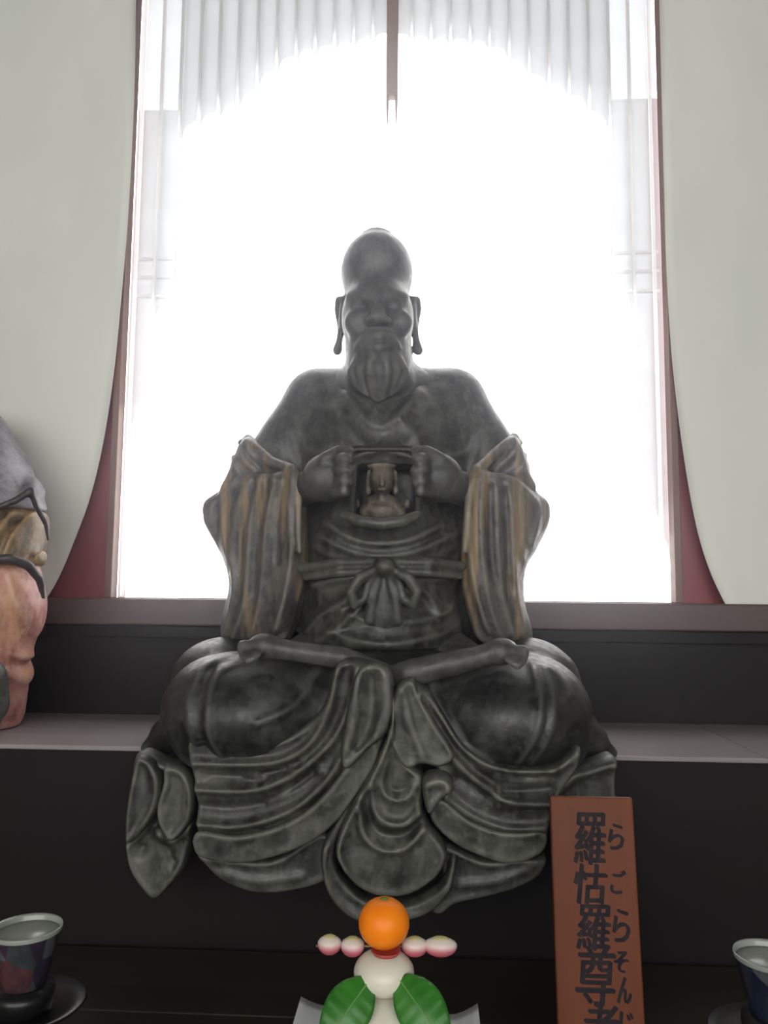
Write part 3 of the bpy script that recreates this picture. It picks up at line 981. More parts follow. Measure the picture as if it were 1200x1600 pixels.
fold('robe_fold', [(300, 1150), (420, 1160), (500, 1110), (530, 1035), (575, 1035), (606, 1060), (608, 1120), (590, 1190), (560, 1240), (520, 1292), (475, 1326), (420, 1347), (363, 1356), (303, 1343), (304, 1290), (302, 1230)],
     1.262, [([(306, 1192), (370, 1194), (437, 1189), (486, 1160), (518, 1100), (528, 1040)], 0.012, 6),
            ([(385, 1212), (428, 1214), (458, 1200)], 0.007, 5),
            ([(301, 1233), (345, 1236), (400, 1234), (451, 1215), (495, 1182), (528, 1145), (552, 1088), (560, 1045)], 0.013, 6),
            ([(418, 1256), (466, 1234), (505, 1202)], 0.007, 5),
            ([(303, 1288), (363, 1293), (418, 1282), (466, 1260), (510, 1220), (536, 1180), (560, 1130)], 0.014, 6),
            ([(303, 1312), (363, 1318), (430, 1306), (480, 1280), (530, 1225)], -0.010, 8),
            ([(303, 1260), (363, 1264), (430, 1250), (490, 1210)], -0.008, 8),
            ([(330, 1212), (400, 1214), (450, 1204)], -0.008, 8)], 0.07, M_robe, lean(1200, 1.26, 0.10),
     label='broad left fold with curved pleats')
fold('robe_fold', [(660, 1070), (690, 1110), (730, 1165), (790, 1195), (866, 1195), (905, 1165), (905, 1200), (880, 1240), (862, 1290), (850, 1338), (802, 1357), (751, 1344), (706, 1320), (672, 1280), (690, 1240), (680, 1200), (630, 1195), (610, 1165), (618, 1110), (630, 1065)],
     1.262, [([(670, 1075), (690, 1112), (727, 1170), (780, 1199), (864, 1202)], 0.012, 6),
            ([(652, 1085), (670, 1129), (707, 1182), (751, 1226), (798, 1252), (864, 1256)], 0.016, 8),
            ([(690, 1240), (735, 1275), (790, 1296), (850, 1296)], 0.009, 6),
            ([(680, 1265), (730, 1305), (790, 1326), (850, 1322)], -0.009, 9),
            ([(720, 1215), (770, 1240), (860, 1232)], -0.008, 8), ([(745, 1195), (790, 1216), (850, 1222)], 0.006, 5)], 0.07, M_robe, lean(1200, 1.26, 0.10),
     label='broad right fold with curved pleats')
fold('hem_band', [(303, 1303), (363, 1309), (420, 1298), (470, 1274), (512, 1235), (545, 1190), (580, 1150), (592, 1182), (560, 1240), (520, 1292), (475, 1326), (420, 1347), (363, 1356), (303, 1343)],
     1.257, [], 0.02, M_hem, lean(1200, 1.26, 0.10), (0.003, 4), 0.006, label='pale spotted border of the left fold')
fold('hem_band', [(688, 1248), (735, 1284), (790, 1303), (853, 1303), (850, 1338), (802, 1357), (751, 1344), (706, 1320), (672, 1280)],
     1.257, [], 0.02, M_hem, lean(1200, 1.26, 0.10), (0.003, 4), 0.006, label='pale spotted border of the right fold')
fold('center_fold', [(611, 1045), (618, 1107), (625, 1160), (640, 1195), (662, 1215), (660, 1255), (668, 1290), (696, 1330), (698, 1352), (680, 1382), (642, 1407), (600, 1412), (560, 1398), (532, 1366), (522, 1328), (548, 1262), (585, 1196), (608, 1130)],
     1.245, [([(604, 1190), (596, 1225), (608, 1248), (635, 1248), (648, 1225)], 0.009, 5),
            ([(582, 1225), (584, 1265), (605, 1288), (635, 1288), (656, 1268)], 0.012, 6),
            ([(562, 1262), (568, 1305), (595, 1330), (632, 1328), (660, 1298)], 0.013, 6),
            ([(575, 1245), (578, 1285), (600, 1308), (635, 1306), (655, 1285)], -0.008, 7),
            ([(610, 1190), (605, 1222), (618, 1236), (635, 1232)], -0.006, 6),
            ([(614, 1060), (619, 1107), (592, 1190), (554, 1262), (528, 1326), (540, 1364)], 0.010, 5)], 0.06, M_hem, lean(1200, 1.25, 0.10),
     label='central tongue of robe with nested U-shaped pleats')
fold('edge_band', [(596, 1120), (612, 1100), (606, 1150), (590, 1196), (553, 1262), (524, 1328), (530, 1370), (560, 1405), (600, 1420), (645, 1415), (690, 1385), (706, 1345), (714, 1350), (706, 1398), (668, 1438), (600, 1452), (548, 1446), (512, 1410), (500, 1368), (502, 1325), (530, 1270), (566, 1195)],
     1.272, [([(505, 1330), (508, 1372), (528, 1412), (560, 1438), (600, 1445), (655, 1432), (700, 1390)], 0.006, 8)], 0.05, M_robe, lean(1200, 1.28, 0.08),
     label='S-curved border band beneath the central tongue')
fold('small_fold', [(546, 1086), (560, 1044), (590, 1036), (611, 1052), (615, 1100), (604, 1146), (575, 1172), (540, 1205), (531, 1172)],
     1.232, [([(560, 1060), (556, 1110), (545, 1170)], 0.006, 6), ([(598, 1055), (600, 1105), (585, 1150)], 0.005, 6), ([(580, 1060), (578, 1120), (560, 1165)], -0.008, 10)], 0.05, M_hem, None, label='leaf-shaped fold hanging between the knees')
fold('small_fold', [(618, 1075), (645, 1060), (660, 1090), (685, 1135), (712, 1180), (690, 1200), (658, 1196), (634, 1204), (612, 1172), (606, 1140)],
     1.240, [([(630, 1080), (640, 1130), (660, 1180)], 0.006, 8)], 0.05, M_hem, None, label='leaf-shaped fold right of the centre line')
fold('small_fold', [(660, 1222), (680, 1210), (702, 1214), (709, 1236), (690, 1252), (672, 1276), (664, 1262)], 1.228, [([(668, 1226), (690, 1222), (700, 1234)], 0.008, 5)], 0.05, M_hem, None, label='curled corner of the right fold')
fold('under_fold', [(310, 1335), (420, 1345), (500, 1300), (530, 1330), (520, 1368), (500, 1386), (455, 1398), (400, 1402), (348, 1384), (318, 1356)], 1.30,
     [([(350, 1366), (400, 1380), (470, 1372)], 0.006, 7)], 0.04, M_robe, lean(1300, 1.3, 0.1), label='plain lower hem beneath the left fold')
fold('under_fold', [(690, 1320), (760, 1345), (848, 1338), (850, 1366), (818, 1390), (766, 1407), (712, 1420), (690, 1436), (672, 1428), (690, 1380)], 1.30,
     [([(720, 1385), (780, 1378), (840, 1352)], 0.006, 7)], 0.04, M_robe, lean(1300, 1.3, 0.1), label='plain lower hem beneath the right fold')
# knotted corners hanging at both sides
fold('side_flap', [(214, 1176), (253, 1190), (290, 1202), (304, 1235), (302, 1290), (284, 1356), (262, 1390), (236, 1412), (213, 1390), (195, 1356), (191, 1308), (195, 1264), (203, 1217)], 1.36,
     [([(222, 1190), (250, 1225), (240, 1270), (222, 1300), (198, 1325)], 0.009, 5), ([(252, 1210), (248, 1255), (243, 1290)], -0.012, 7), ([(240, 1292), (262, 1318), (300, 1290)], 0.009, 5),
      ([(238, 1290), (215, 1335)], -0.010, 8), ([(255, 1318), (268, 1350)], -0.008, 8), ([(250, 1200), (285, 1222), (298, 1260)], 0.006, 6), ([(198, 1320), (225, 1330)], -0.006, 6)], 0.05, M_hem, lean(1190, 1.36, 0.05), label='petal-like corner of robe hanging at left')
fold('flap_lobe', [(213, 1182), (236, 1192), (250, 1222), (244, 1262), (226, 1294), (196, 1322), (193, 1290), (197, 1250), (204, 1212)], 1.338, [([(222, 1200), (228, 1250), (208, 1300)], -0.006, 12)], 0.03, M_robe, None, label='outer lobe of the left corner')
fold('flap_lobe', [(256, 1196), (288, 1206), (302, 1236), (300, 1276), (286, 1300), (264, 1318), (246, 1290), (243, 1262), (252, 1226)], 1.338, [([(272, 1215), (276, 1260), (266, 1300)], -0.006, 12)], 0.03, M_hem, None, label='inner lobe of the left corner')
fold('side_flap', [(866, 1236), (884, 1209), (920, 1195), (963, 1183), (964, 1230), (968, 1300), (950, 1370), (915, 1405), (880, 1370), (862, 1310)], 1.36,
     [([(870, 1240), (900, 1215), (960, 1195)], 0.010, 6), ([(905, 1225), (910, 1300)], -0.010, 10)], 0.05, M_robe, lean(1190, 1.36, 0.05), label='corner of robe hanging at right behind the sign')

# ------------------------------------------------------------------ the painted statue at the left edge
M_grey = mat('painted_grey_cloth', build=carved((0.04, 0.036, 0.045), (0.15, 0.14, 0.165), (0.33, 0.31, 0.35)))
M_gold = mat('painted_gold_cuff', build=carved((0.03, 0.02, 0.012), (0.12, 0.075, 0.03), (0.4, 0.27, 0.13)))
M_pink = mat('painted_pink_robe', build=carved((0.24, 0.075, 0.075), (0.48, 0.19, 0.175), (0.66, 0.44, 0.35), (0.55, 0.34, 0.16), 0.6, (2, 1, 0.5)))
M_face = mat('painted_face', build=carved((0.2, 0.12, 0.08), (0.34, 0.22, 0.16), (0.45, 0.32, 0.25)))
ps = empty('painted_statue', tuple(W(-190, 1150, 1.74)), 'painted seated statue in grey, gold and pink robes at the left edge', 'statue')
G = vol_px(-420, 30, 340, 1160, 1.42, 1.86, 0.007)
G.add(EL(-190, 430, 1.68, 58, 68, 0.1), 0.02)
G.add(EL(-190, 505, 1.65, 52, 66, 0.09), 0.03)
G.add(LB([(-190, 492, 1.57), (-190, 515, 1.555)], [7, 11]), 0.01)
G.add(LB([(-190, 560, 1.68), (-190, 640, 1.70)], [48, 60]), 0.03)
G.add(EL(-190, 760, 1.70, 135, 170, 0.12), 0.04)
G.add(EL(-190, 930, 1.69, 135, 140, 0.14), 0.05)
G.add(LB([(-330, 690, 1.70), (-50, 690, 1.70)], 50), 0.05)
G.add(LB([(-50, 690, 1.70), (5, 840, 1.66), (-70, 920, 1.54), (-120, 930, 1.50)], [50, 45, 32, 26]), 0.02)
G.add(LB([(-330, 690, 1.70), (-385, 840, 1.66), (-310, 920, 1.54), (-260, 930, 1.50)], [50, 45, 32, 26]), 0.02)
G.add(EL(-130, 930, 1.49, 30, 26, 0.03), 0.01)
G.add(EL(-250, 930, 1.49, 30, 26, 0.03), 0.01)
G.build('body', M_face, ps)
G = vol_px(-440, 95, 600, 900, 1.46, 1.86, 0.0055)
G.add(EL(-190, 770, 1.71, 150, 165, 0.13), 0.04)
G.add(LB([(-330, 690, 1.71), (-50, 690, 1.71)], 62), 0.05)
G.add(LB([(-52, 700, 1.70), (-10, 760, 1.67), (14, 826, 1.64)], [66, 68, 64]), 0.03)
G.add(LB([(-330, 700, 1.70), (-395, 826, 1.64)], [64, 62]), 0.03)
G.cut(block(W(-120, 990, 1.60) * np.array([1, 0, 1]) + np.array([0, 1.3, 0]), W(56, 795, 1.60) * np.array([1, 0, 1]) + np.array([0, 1.9, 0]), 0.01), 0.01)
G.ridges([([(10, 650), (22, 700), (38, 760)], 0.010, 6), ([(-8, 660), (8, 720), (20, 775)], -0.010, 7), ([(-20, 690), (-5, 750), (2, 790)], 0.010, 7),
          ([(35, 690), (52, 740), (60, 790)], 0.006, 6)], 1.58, 1.75)
G.build('upper_robe', M_grey, ps)
G = vol_px(-90, 95, 740, 935, 1.46, 1.82, 0.005)
G.add(LB([(0, 800, 1.65), (2, 850, 1.64), (2, 880, 1.64)], [62, 66, 66]), 0.02)
G.cut(block(W(-300, 1100, 1.60) * np.array([1, 0, 1]) + np.array([0, 1.3, 0]), W(200, 884, 1.60) * np.array([1, 0, 1]) + np.array([0, 1.9, 0]), 0.005), 0.006)
G.ridges([([(50, 800), (40, 840), (32, 870)], 0.008, 5), ([(30, 795), (14, 835), (4, 868)], 0.016, 6), ([(42, 800), (30, 840), (22, 870)], -0.012, 5), ([(8, 800), (-8, 840), (-16, 872)], 0.014, 6)], 1.55, 1.75)
G.build('sleeve_cuff', M_gold, ps)
M_rim = mat('dark_painted_rim', build=carved((0.012, 0.01, 0.012), (0.025, 0.022, 0.024), (0.07, 0.06, 0.06)))
G = vol_px(-90, 95, 850, 950, 1.46, 1.7, 0.004)
G.add(LB([(-60, 870, 1.53), (-20, 876, 1.533), (15, 872, 1.545), (45, 884, 1.57), (62, 905, 1.60), (68, 935, 1.62)], [8, 8, 8, 8, 7, 4]), 0.006)
G.build('cuff_rim', M_rim, ps)
G = vol_px(-90, 95, 750, 870, 1.46, 1.75, 0.004)
G.add(LB([(-60, 806, 1.545), (-15, 797, 1.548), (25, 782, 1.56), (49, 766, 1.575)], [5, 5, 6, 6]), 0.006)
G.add(LB([(49, 768, 1.575), (57, 792, 1.598), (72, 818, 1.625), (76, 850, 1.64)], [6, 5, 5, 3]), 0.006)
G.build('robe_rim', M_rim, ps)
G = vol_px(-110, 85, 860, 1170, 1.44, 1.82, 0.005)
G.add(LB([(0, 905, 1.64), (2, 940, 1.64), (-14, 1030, 1.65), (-22, 1105, 1.68), (-26, 1128, 1.70)], [62, 64, 60, 58, 50]), 0.03)
G.ridges([([(10, 900), (25, 960), (30, 1020), (20, 1100)], 0.010, 8), ([(45, 910), (50, 960), (40, 1020), (30, 1080)], 0.008, 7), ([(-10, 900), (0, 970), (0, 1040)], -0.008, 8),
          ([(-20, 1010), (10, 1032), (38, 1046)], 0.006, 6), ([(28, 905), (38, 960), (34, 1010)], -0.008, 5), ([(12, 1045), (26, 1080), (22, 1125)], -0.008, 6), ([(-20, 1040), (5, 1070), (14, 1120)], 0.009, 6)], 1.56, 1.75)
G.cut(block((-3, 1.2, Z_SHELF - 0.3), (3, 2.2, Z_SHELF + 0.0005), 0.001), 0.002)
G.build('hanging_sleeve', M_pink, ps)
G = vol_px(-460, 60, 960, 1190, 1.50, 1.86, 0.007)
G.add(EL(-190, 1070, 1.69, 190, 80, 0.15), 0.03)
G.add(EL(-60, 1085, 1.62, 72, 66, 0.11), 0.03)
G.add(LB([(-25, 1060, 1.55), (-22, 1100, 1.55), (-24, 1122, 1.57)], [34, 35, 26]), 0.02)
G.add(EL(-320, 1085, 1.64, 72, 70, 0.11), 0.03)
G.add(block((W(-350, 1100, 1.7)[0], 1.56, Z_SHELF + 0.0005), (W(-30, 1100, 1.7)[0], 1.8, Z_SHELF + 0.08), 0.03), 0.03)
G.cut(block((-3, 1.2, Z_SHELF - 0.3), (3, 2.2, Z_SHELF + 0.0005), 0.001), 0.002)
G.build('lap_robe', M_robe, ps)

# ------------------------------------------------------------------ name board with brushed writing
def board_paint(nt, b):
    n = noise(nt, coords(nt, (14, 14, 1.2)), 2.0, 5, 0.6)
    n2 = noise(nt, coords(nt), 9, 3)
    c = ramp(nt, n, [(0.3, (0.115, 0.028, 0.008)), (0.7, (0.155, 0.041, 0.012))])
    c = mix(nt, ramp(nt, n2, [(0.55, (0, 0, 0)), (0.75, (0.5,) * 3)]), c, (0.1, 0.026, 0.012))
    nt.links.new(c, b.inputs['Base Color'])
    bump(nt, b, n, 0.2, 0.001)


M_board = mat('orange_brown_board', rough=0.55, spec=0.3, build=board_paint)
M_ink = mat('black_ink', rough=0.7, spec=0.2, build=lambda nt, b: nt.links.new(
    ramp(nt, noise(nt, coords(nt), 60, 3), [(0.3, (0.008, 0.008, 0.014)), (0.8, (0.035, 0.025, 0.025))]), b.inputs['Base Color']))
T = W(924, 1245, 1.17)
LEAN = math.radians(8.0)
dn = np.array([0, -math.sin(LEAN), -math.cos(LEAN)])
nrm = np.array([0, -math.cos(LEAN), math.sin(LEAN)])
HB = (T[2] - Z_TABLE) / math.cos(LEAN)
WB = m_(122, 1.17) * 1.0
TH = 0.012


def board_uv(px, py):
    d = FWD + (px - 600) / FPX * RIGHT - (py - 800) / FPX * UP
    p = CAM + d * (((T - CAM) @ nrm) / (d @ nrm))
    return p[0] - T[0], (p - T) @ dn


nb = bpy.data.objects.new('name_board', None)
COL.objects.link(nb)
nb.matrix_world = Matrix(((1, 0, 0, T[0]), (0, nrm[1] * -1, dn[1] * -1, T[1]), (0, nrm[2] * -1, dn[2] * -1, T[2]), (0, 0, 0, 1)))
tag(nb, 'orange-brown wooden board with vertical black brush writing', 'sign')
o = box('board', (-WB / 2, 0, -HB + 0.002), (WB / 2, TH, 0), M_board, None, 0.0025)
o.parent = nb


def writing(name, chars, italic, bold):
    for ch, px, py, wpx, hpx in chars:
        cu = bpy.data.curves.new('glyph', 'FONT')
        cu.body = ch
        cu.resolution_u = 3
        cu.shear = italic
        ob = bpy.data.objects.new('glyph', cu)
        COL.objects.link(ob)
        bpy.context.view_layer.update()
        me = bpy.data.meshes.new_from_object(ob.evaluated_get(bpy.context.evaluated_depsgraph_get()))
        co = np.array([v.co[:] for v in me.vertices])
        faces = [list(p.vertices) for p in me.polygons]
        bpy.data.objects.remove(ob)
        bpy.data.curves.remove(cu)
        bpy.data.meshes.remove(me)
        lo, hi = co.min(0), co.max(0)
        cx, s_ = board_uv(px, py)
        sx, sz = m_(wpx, 1.16) / max(hi[0] - lo[0], 1e-4), m_(hpx, 1.16) / max(hi[1] - lo[1], 1e-4)
        V_, F_ = [], []
        for k, (ox, oz) in enumerate(((-1, 0.6), (0, 0), (1, -0.6))):              # the brush is broad: three passes
            n0 = len(V_)
            for c in co:
                V_.append((cx + (c[0] - (lo[0] + hi[0]) / 2) * sx + ox * bold, -0.0004 - 0.00002 * k, -s_ + (c[1] - (lo[1] + hi[1]) / 2) * sz + oz * bold))
            F_ += [tuple(n0 + i for i in q) for q in faces]
        o = mesh(name, V_, F_, M_ink)
        o.parent = nb


writing('large_character', [('羅', 921, 1310, 48, 72), ('怙', 923, 1381, 48, 54), ('羅', 927, 1449, 50, 60), ('尊', 931, 1525, 58, 78), ('者', 939, 1604, 50, 58)], 0.15, 0.0013)
writing('small_character', [('ら', 962, 1307, 22, 36), ('ご', 966, 1378, 22, 32), ('ら', 970, 1446, 24, 44), ('そ', 971, 1503, 20, 28), ('ん', 975, 1547, 20, 34), ('じ', 978, 1602, 20, 34)], 0.2, 0.0011)

# ------------------------------------------------------------------ tea cups on black lacquer stands
M_black = mat('black_lacquer', rough=0.3, spec=0.35, build=lambda nt, b: nt.links.new(
    ramp(nt, noise(nt, coords(nt), 30, 3), [(0.3, (0.006, 0.006, 0.007)), (0.8, (0.014, 0.013, 0.014))]), b.inputs['Base Color']))


def cup_paint(c1, c2, c3):
    def f(nt, b):
        v = coords(nt, (1, 1, 0.6))
        vo = nd(nt, 'ShaderNodeTexVoronoi')
        vo.inputs['Scale'].default_value = 44
        nt.links.new(v, vo.inputs['Vector'])
        sep = nd(nt, 'ShaderNodeSeparateColor')
        nt.links.new(vo.outputs['Color'], sep.inputs[0])
        c = ramp(nt, sep.outputs[0], [(0.0, c1), (0.38, c2), (0.62, c3), (0.85, (0.08, 0.085, 0.09))])
        c = mix(nt, ramp(nt, noise(nt, v, 70, 3), [(0.4, (0, 0, 0)), (0.7, (0.6,) * 3)]), c, (0.014, 0.015, 0.02))
        nt.links.new(c, b.inputs['Base Color'])
    return f


M_cup_a = mat('blue_red_patterned_glaze', rough=0.2, build=cup_paint((0.014, 0.018, 0.04), (0.10, 0.035, 0.035), (0.02, 0.032, 0.034)))
M_cup_b = mat('blue_patterned_glaze', rough=0.2, build=cup_paint((0.012, 0.018, 0.05), (0.02, 0.035, 0.045), (0.008, 0.012, 0.03)))
M_glaze = mat('pale_celadon_glaze', rough=0.18, build=lambda nt, b: nt.links.new(
    ramp(nt, noise(nt, coords(nt), 20, 3), [(0.3, (0.26, 0.285, 0.25)), (0.8, (0.33, 0.35, 0.31))]), b.inputs['Base Color']))
M_tea = mat('pale_tea', rough=0.3, build=lambda nt, b: nt.links.new(
    ramp(nt, noise(nt, coords(nt), 12, 2), [(0.3, (0.22, 0.24, 0.205)), (0.8, (0.26, 0.28, 0.24))]), b.inputs['Base Color']))


def tea_set(px, py, Y, rpx, glaze, lab_cup, lab_stand):
    p = W(px, py, Y)
    R_ = m_(rpx, Y)
    hc = 0.07
    z_cup = p[2] - hc
    cup = empty('tea_cup', (p[0], p[1], z_cup), lab_cup, 'cup', 'tea cups on black stands')
    c = (p[0], p[1], z_cup)
    def part(name, prof, m, par):
        v, f = lathe_data(prof, 48, caps=name not in ('cup_wall', 'cup_lip'))
        o = mesh(name, v, f, m, None, True)
        o.parent = par
        return o
    part('cup_wall', [(0.001, 0.001), (R_ * 0.45, 0), (R_ * 0.62, 0.002), (R_ * 0.68, 0.012), (R_ * 0.80, 0.035), (R_ * 0.95, 0.062), (R_ * 0.985, hc - 0.003)], glaze, cup)
    part('cup_lip', [(R_ * 0.985, hc - 0.006), (R_ * 1.0, hc - 0.002), (R_ * 0.985, hc), (R_ * 0.95, hc - 0.003), (R_ * 0.9, hc - 0.016), (R_ * 0.8, hc - 0.03), (R_ * 0.3, hc - 0.04), (0.001, hc - 0.041)], M_glaze, cup)
    part('tea', [(0.001, hc - 0.0085), (R_ * 0.925, hc - 0.0085), (R_ * 0.925, hc - 0.0078), (0.001, hc - 0.0078)], M_tea, cup)
    stand = empty('cup_stand', (p[0], p[1], Z_TABLE), lab_stand, 'stand', 'black lacquer cup stands')
    hz_ = z_cup - Z_TABLE - 0.0005
    part('foot', [(0.05, 0.0), (0.052, 0.006), (0.04, 0.016), (0.028, 0.03), (0.022, hz_ * 0.5), (0.026, hz_ - 0.045)], M_black, stand)
    part('dish', [(0.02, hz_ - 0.046), (0.05, hz_ - 0.034), (0.072, hz_ - 0.024), (0.075, hz_ - 0.021), (0.073, hz_ - 0.019), (0.05, hz_ - 0.028), (0.02, hz_ - 0.032)], M_black, stand)
    part('cup_holder', [(0.02, hz_ - 0.032), (0.034, hz_ - 0.028), (0.037, hz_ - 0.012), (0.036, hz_), (0.0, hz_)], M_black, stand)


tea_set(42, 1447, 1.02, 52, M_cup_a, 'blue and red patterned tea cup below the pink-robed statue', 'black lacquer stand under the blue and red patterned cup')
tea_set(1206, 1490, 1.02, 53, M_cup_b, 'blue patterned tea cup cut off by the right edge', 'black lacquer stand under the cup at the right edge')

# ------------------------------------------------------------------ New Year rice-cake offering
YM = 0.95
M_orange = mat('mandarin_peel', rough=0.4, spec=0.3)
nt = M_orange.node_tree
b_ = nt.nodes['Principled BSDF']
nt.links.new(ramp(nt, noise(nt, coords(nt), 30, 3), [(0.3, (0.92, 0.21, 0.004)), (0.7, (1.0, 0.27, 0.006))]), b_.inputs['Base Color'])
bump(nt, b_, noise(nt, coords(nt), 420, 2), 0.25, 0.0008)
b_.inputs['Subsurface Weight'].default_value = 0.1
b_.inputs['Subsurface Radius'].default_value = (0.01, 0.004, 0.001)
M_rice = mat('cream_rice_cake', rough=0.35, build=lambda nt, b: nt.links.new(
    ramp(nt, noise(nt, coords(nt), 25, 3), [(0.3, (0.66, 0.64, 0.52)), (0.8, (0.74, 0.72, 0.6))]), b.inputs['Base Color']))
M_calyx = mat('green_calyx', (0.1, 0.2, 0.03), 0.6)
M_redp = mat('red_paper', (0.42, 0.06, 0.05), 0.6)


def blob(name, c, r, m, parent=None, n=32, rings=18, dimple=0.0, flat=0.0, bowl=1.0):
    prof = []
    for i in range(rings + 1):
        a = -math.pi / 2 + math.pi * i / rings
        z = math.sin(a)
        rr = max(math.cos(a), 0.002)
        if z > 0:
            z -= dimple * math.exp(-(rr / 0.22) ** 2)
        if z > 0:
            z *= bowl
        if flat:
            z = max(z, -flat)
        prof.append((rr, z))
    v, f = lathe_data(prof, n)
    v = [(x * r[0], y * r[1], z * r[2]) for x, y, z in v]
    o = mesh(name, v, f, m, None, True)
    if parent is None:
        o.location = c
    else:
        o.parent = parent
        o.location = (c[0] - parent.location.x, c[1] - parent.location.y, c[2] - parent.location.z)
    return o


p_m = W(600, 1442, YM)
R_m = m_(38, YM)
mz_up, mz_lo = W(600, 1510, YM), W(598, 1580, YM)
r_up, r_lo = m_(31, YM), m_(39, YM)
mand = empty('mandarin', tuple(p_m), 'bright orange mandarin on top of the white rice cakes', 'fruit')
blob('peel', tuple(p_m), (R_m, R_m, R_m * 0.95), M_orange, mand, dimple=0.07)
blob('calyx', (p_m[0], p_m[1], p_m[2] + R_m * 0.885), (0.005, 0.005, 0.002), M_calyx, mand, 10, 6)
z_collar = p_m[2] - R_m * 0.93
o = lathe('paper_collar', [(0.004, -0.0035), (0.014, -0.003), (0.017, 0.001), (0.0165, 0.0018), (0.012, -0.001), (0.004, -0.001)], M_redp, None, 24)
o.location = (p_m[0] + 0.003, p_m[1] - 0.008, z_collar)
tag(o, 'small red paper collar between mandarin and upper rice cake', 'decoration')
z_u = z_collar - 0.0025 - r_up
o = blob('rice_cake', (mz_up[0], YM, z_u), (m_(45, YM), m_(45, YM), r_up), M_rice)
tag(o, 'small upper cream rice cake directly below the mandarin', 'rice cake', 'stacked rice cakes')
z_l = z_u - r_up - r_lo * 0.97 + 0.0005
o = blob('rice_cake', (mz_lo[0], YM, z_l), (m_(62, YM), m_(62, YM), r_lo), M_rice, flat=0.9)
tag(o, 'larger lower cream rice cake behind the two green leaves', 'rice cake', 'stacked rice cakes')
z_paper = z_l - r_lo * 0.9


def leaf_paint(nt, b):
    n = noise(nt, coords(nt), 22, 4)
    c = ramp(nt, n, [(0.3, (0.018, 0.12, 0.012)), (0.7, (0.04, 0.21, 0.02))])
    nt.links.new(c, b.inputs['Base Color'])


M_leaf = mat('glossy_green_leaf', rough=0.35, build=leaf_paint)
M_rib = mat('leaf_midrib', rough=0.5, build=lambda nt, b: nt.links.new(
    ramp(nt, noise(nt, coords(nt), 40, 2), [(0.3, (0.09, 0.25, 0.04)), (0.8, (0.13, 0.32, 0.06))]), b.inputs['Base Color']))


def leaf(base, tip, half, bulge, label):
    base, tip = np.array(base), np.array(tip)
    ax = tip - base
    L_ = np.linalg.norm(ax)
    ax = ax / L_
    side = np.cross(ax, (0, -1.0, 0.35))
    side /= np.linalg.norm(side)
    nr = np.cross(side, ax)
    if nr[1] > 0:
        nr = -nr
    nu, nw = 22, 12
    def pt(u, w):
        wd = half * (math.sin(math.pi * min(u * 0.93 + 0.05, 1.0) ** 0.85) ** 0.8)
        return base + ax * L_ * u + side * wd * w + nr * (bulge * math.sin(math.pi * u) - 0.006 * abs(w) ** 1.5 * (wd / half) + 0.0012 * math.sin(u * 40) * abs(w))
    v = [pt(i / nu, 2 * j / nw - 1) for i in range(nu + 1) for j in range(nw + 1)]
    f = [(i * (nw + 1) + j, (i + 1) * (nw + 1) + j, (i + 1) * (nw + 1) + j + 1, i * (nw + 1) + j + 1) for i in range(nu) for j in range(nw)]
    root = empty('leaf', tuple(base), label, 'leaf', 'leaves between the rice cakes')
    o = mesh('blade', v, f, M_leaf, root, True)
    md = o.modifiers.new('thick', 'SOLIDIFY')
    md.thickness = 0.0008
    md.offset = 0
    tube('midrib', [pt(i / 20, 0) + nr * 0.0006 for i in range(20)], [0.0011 - 0.0008 * i / 20 for i in range(20)], M_rib, root, 8)


leaf(W(576, 1533, 0.925), W(500, 1638, 0.885), m_(35, 0.9), 0.006, 'green leaf pointing down left beside the lower rice cake')
leaf(W(624, 1530, 0.925), W(704, 1640, 0.885), m_(36, 0.9), 0.006, 'green leaf pointing down right beside the lower rice cake')


def bead_paint(nt, b):
    tc = nd(nt, 'ShaderNodeTexCoord')
    sp = nd(nt, 'ShaderNodeSeparateXYZ')
    nt.links.new(tc.outputs['Object'], sp.inputs[0])
    ad = nd(nt, 'ShaderNodeMath', operation='MULTIPLY_ADD')
    ad.inputs[1].default_value = 40.0
    ad.inputs[2].default_value = 0.5
    nt.links.new(sp.outputs['Z'], ad.inputs[0])
    nt.links.new(ramp(nt, ad.outputs[0], [(0.05, (0.42, 0.03, 0.06)), (0.35, (0.55, 0.15, 0.18)), (0.62, (0.72, 0.6, 0.56)), (0.9, (0.66, 0.64, 0.5))]), b.inputs['Base Color'])


M_bead = mat('white_and_pink_bauble', rough=0.35, build=bead_paint)
M_stick = mat('bamboo_stick', rough=0.6, build=wood((0.3, 0.2, 0.1), (0.4, 0.28, 0.14), 1.0, 0))
M_tuft = mat('pale_yellow_tuft', (0.5, 0.46, 0.2), 0.7)
YK = YM + 0.012
sk = empty('skewer', tuple(W(600, 1478, YK)), 'thin skewer of four white and pink baubles under the mandarin', 'decoration')
tube('stick', [W(494, 1478, YK), W(708, 1479, YK)], 0.0012, M_stick, sk, 8)
for bx, by, rx in ((515, 1474, 18), (551, 1477, 18), (648, 1477, 20), (688, 1477, 25)):
    q = W(bx, by, YK)
    o = blob('bauble', tuple(q), (m_(rx, YK), 0.0125, m_(16, YK)), M_bead, sk, 20, 12, dimple=0.1, bowl=0.7)
    t_ = blob('tuft', tuple(q), (m_(rx, YK) * 0.5, 0.006, 0.002), M_tuft, None, 12, 6)
    t_.parent = o
    t_.location = (0, 0, m_(16, YK) * 0.62)

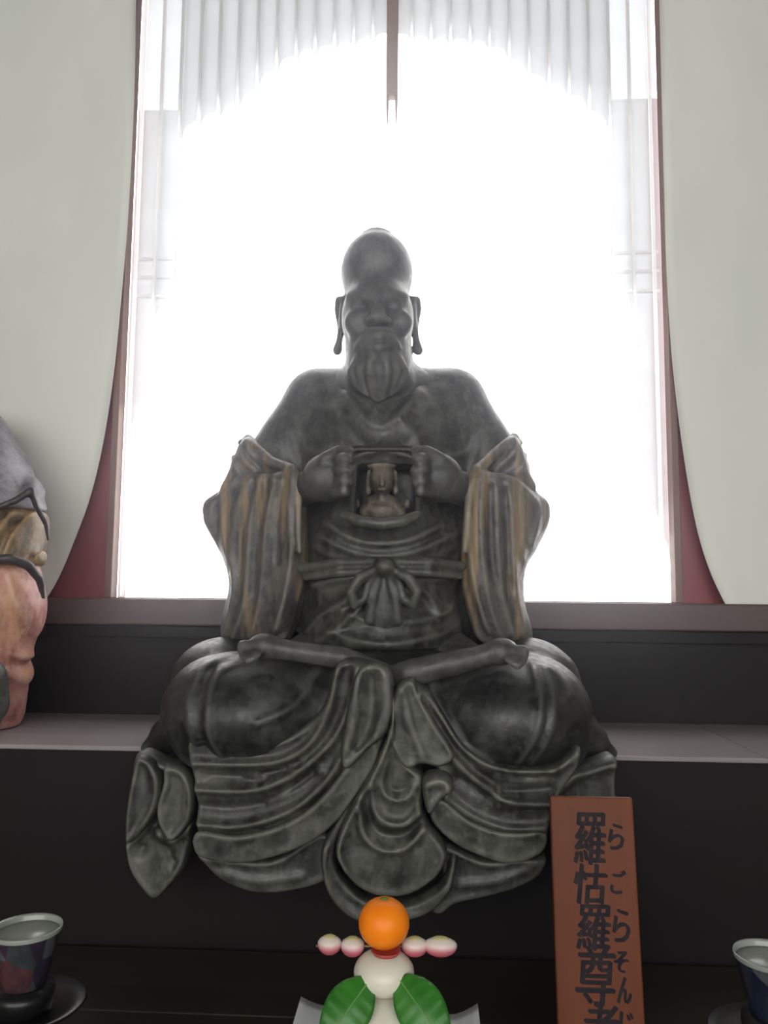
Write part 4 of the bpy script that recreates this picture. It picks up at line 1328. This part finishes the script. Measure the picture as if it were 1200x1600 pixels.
M_white = mat('white_paper', rough=0.8, build=lambda nt, b: nt.links.new(
    ramp(nt, noise(nt, coords(nt), 15, 3), [(0.3, (0.66, 0.69, 0.7)), (0.8, (0.74, 0.76, 0.77))]), b.inputs['Base Color']))
xa, xb = W(470, 1575, 1.03)[0], W(746, 1575, 1.03)[0]
yb_ = 1.03
nxp, nyp = 24, 12
v, f = [], []
for i in range(nxp + 1):
    for j in range(nyp + 1):
        u, w = i / nxp, j / nyp
        x = xa + (xb - xa) * u
        y = yb_ - 0.2 * w + 0.006 * math.sin(6 * u)
        e = max(abs(2 * u - 1) - 0.72, 0) / 0.28
        v.append((x, y, z_paper - 0.0006 + 0.012 * e ** 1.5 * (1 - 0.5 * w)))
for i in range(nxp):
    for j in range(nyp):
        a = i * (nyp + 1) + j
        f.append((a, a + 1, a + nyp + 2, a + nyp + 1))
o = mesh('offering_paper', v, f, M_white, None, True)
md = o.modifiers.new('thick', 'SOLIDIFY')
md.thickness = 0.0006
tag(o, 'white paper sheet with lifted corners under the rice cakes', 'paper')
stn = empty('offering_stand', (mz_lo[0], YM - 0.02, Z_TABLE), 'small black stand carrying the paper and rice cakes', 'stand')
cx_ = mz_lo[0]
zp = z_paper - 0.0022
box('stand_top', (cx_ - 0.075, YM - 0.10, zp - 0.008), (cx_ + 0.075, YM + 0.035, zp), M_black, stn, 0.002)
for x0, x1, y0, y1 in ((cx_ - 0.055, cx_ - 0.048, YM - 0.08, YM + 0.02), (cx_ + 0.048, cx_ + 0.055, YM - 0.08, YM + 0.02), (cx_ - 0.048, cx_ + 0.048, YM - 0.08, YM - 0.073), (cx_ - 0.048, cx_ + 0.048, YM + 0.013, YM + 0.02)):
    box('side_panel', (x0, y0, Z_TABLE + 0.0005), (x1, y1, zp - 0.008), M_black, stn)

# ------------------------------------------------------------------ haze added to give the window's glare veil
def haze_mat():
    m = bpy.data.materials.new('glare_haze')
    m.use_nodes = True
    nt = m.node_tree
    nt.nodes.remove(nt.nodes['Principled BSDF'])
    s = nd(nt, 'ShaderNodeVolumeScatter')
    s.inputs['Color'].default_value = (0.88, 0.88, 1.0, 1)
    s.inputs['Density'].default_value = 0.045
    s.inputs['Anisotropy'].default_value = 0.925
    nt.links.new(s.outputs[0], nt.nodes['Material Output'].inputs['Volume'])
    return m


HAZE = True
if HAZE:
    hz = box('glare_haze', (-HALL_X + 0.01, HALL_Y0 + 0.02, 0.01), (HALL_X - 0.01, YW + 0.05, HALL_Z - 0.01), haze_mat())
    tag(hz, 'thin haze added through the temple hall for window glare', 'haze', kind='stuff')
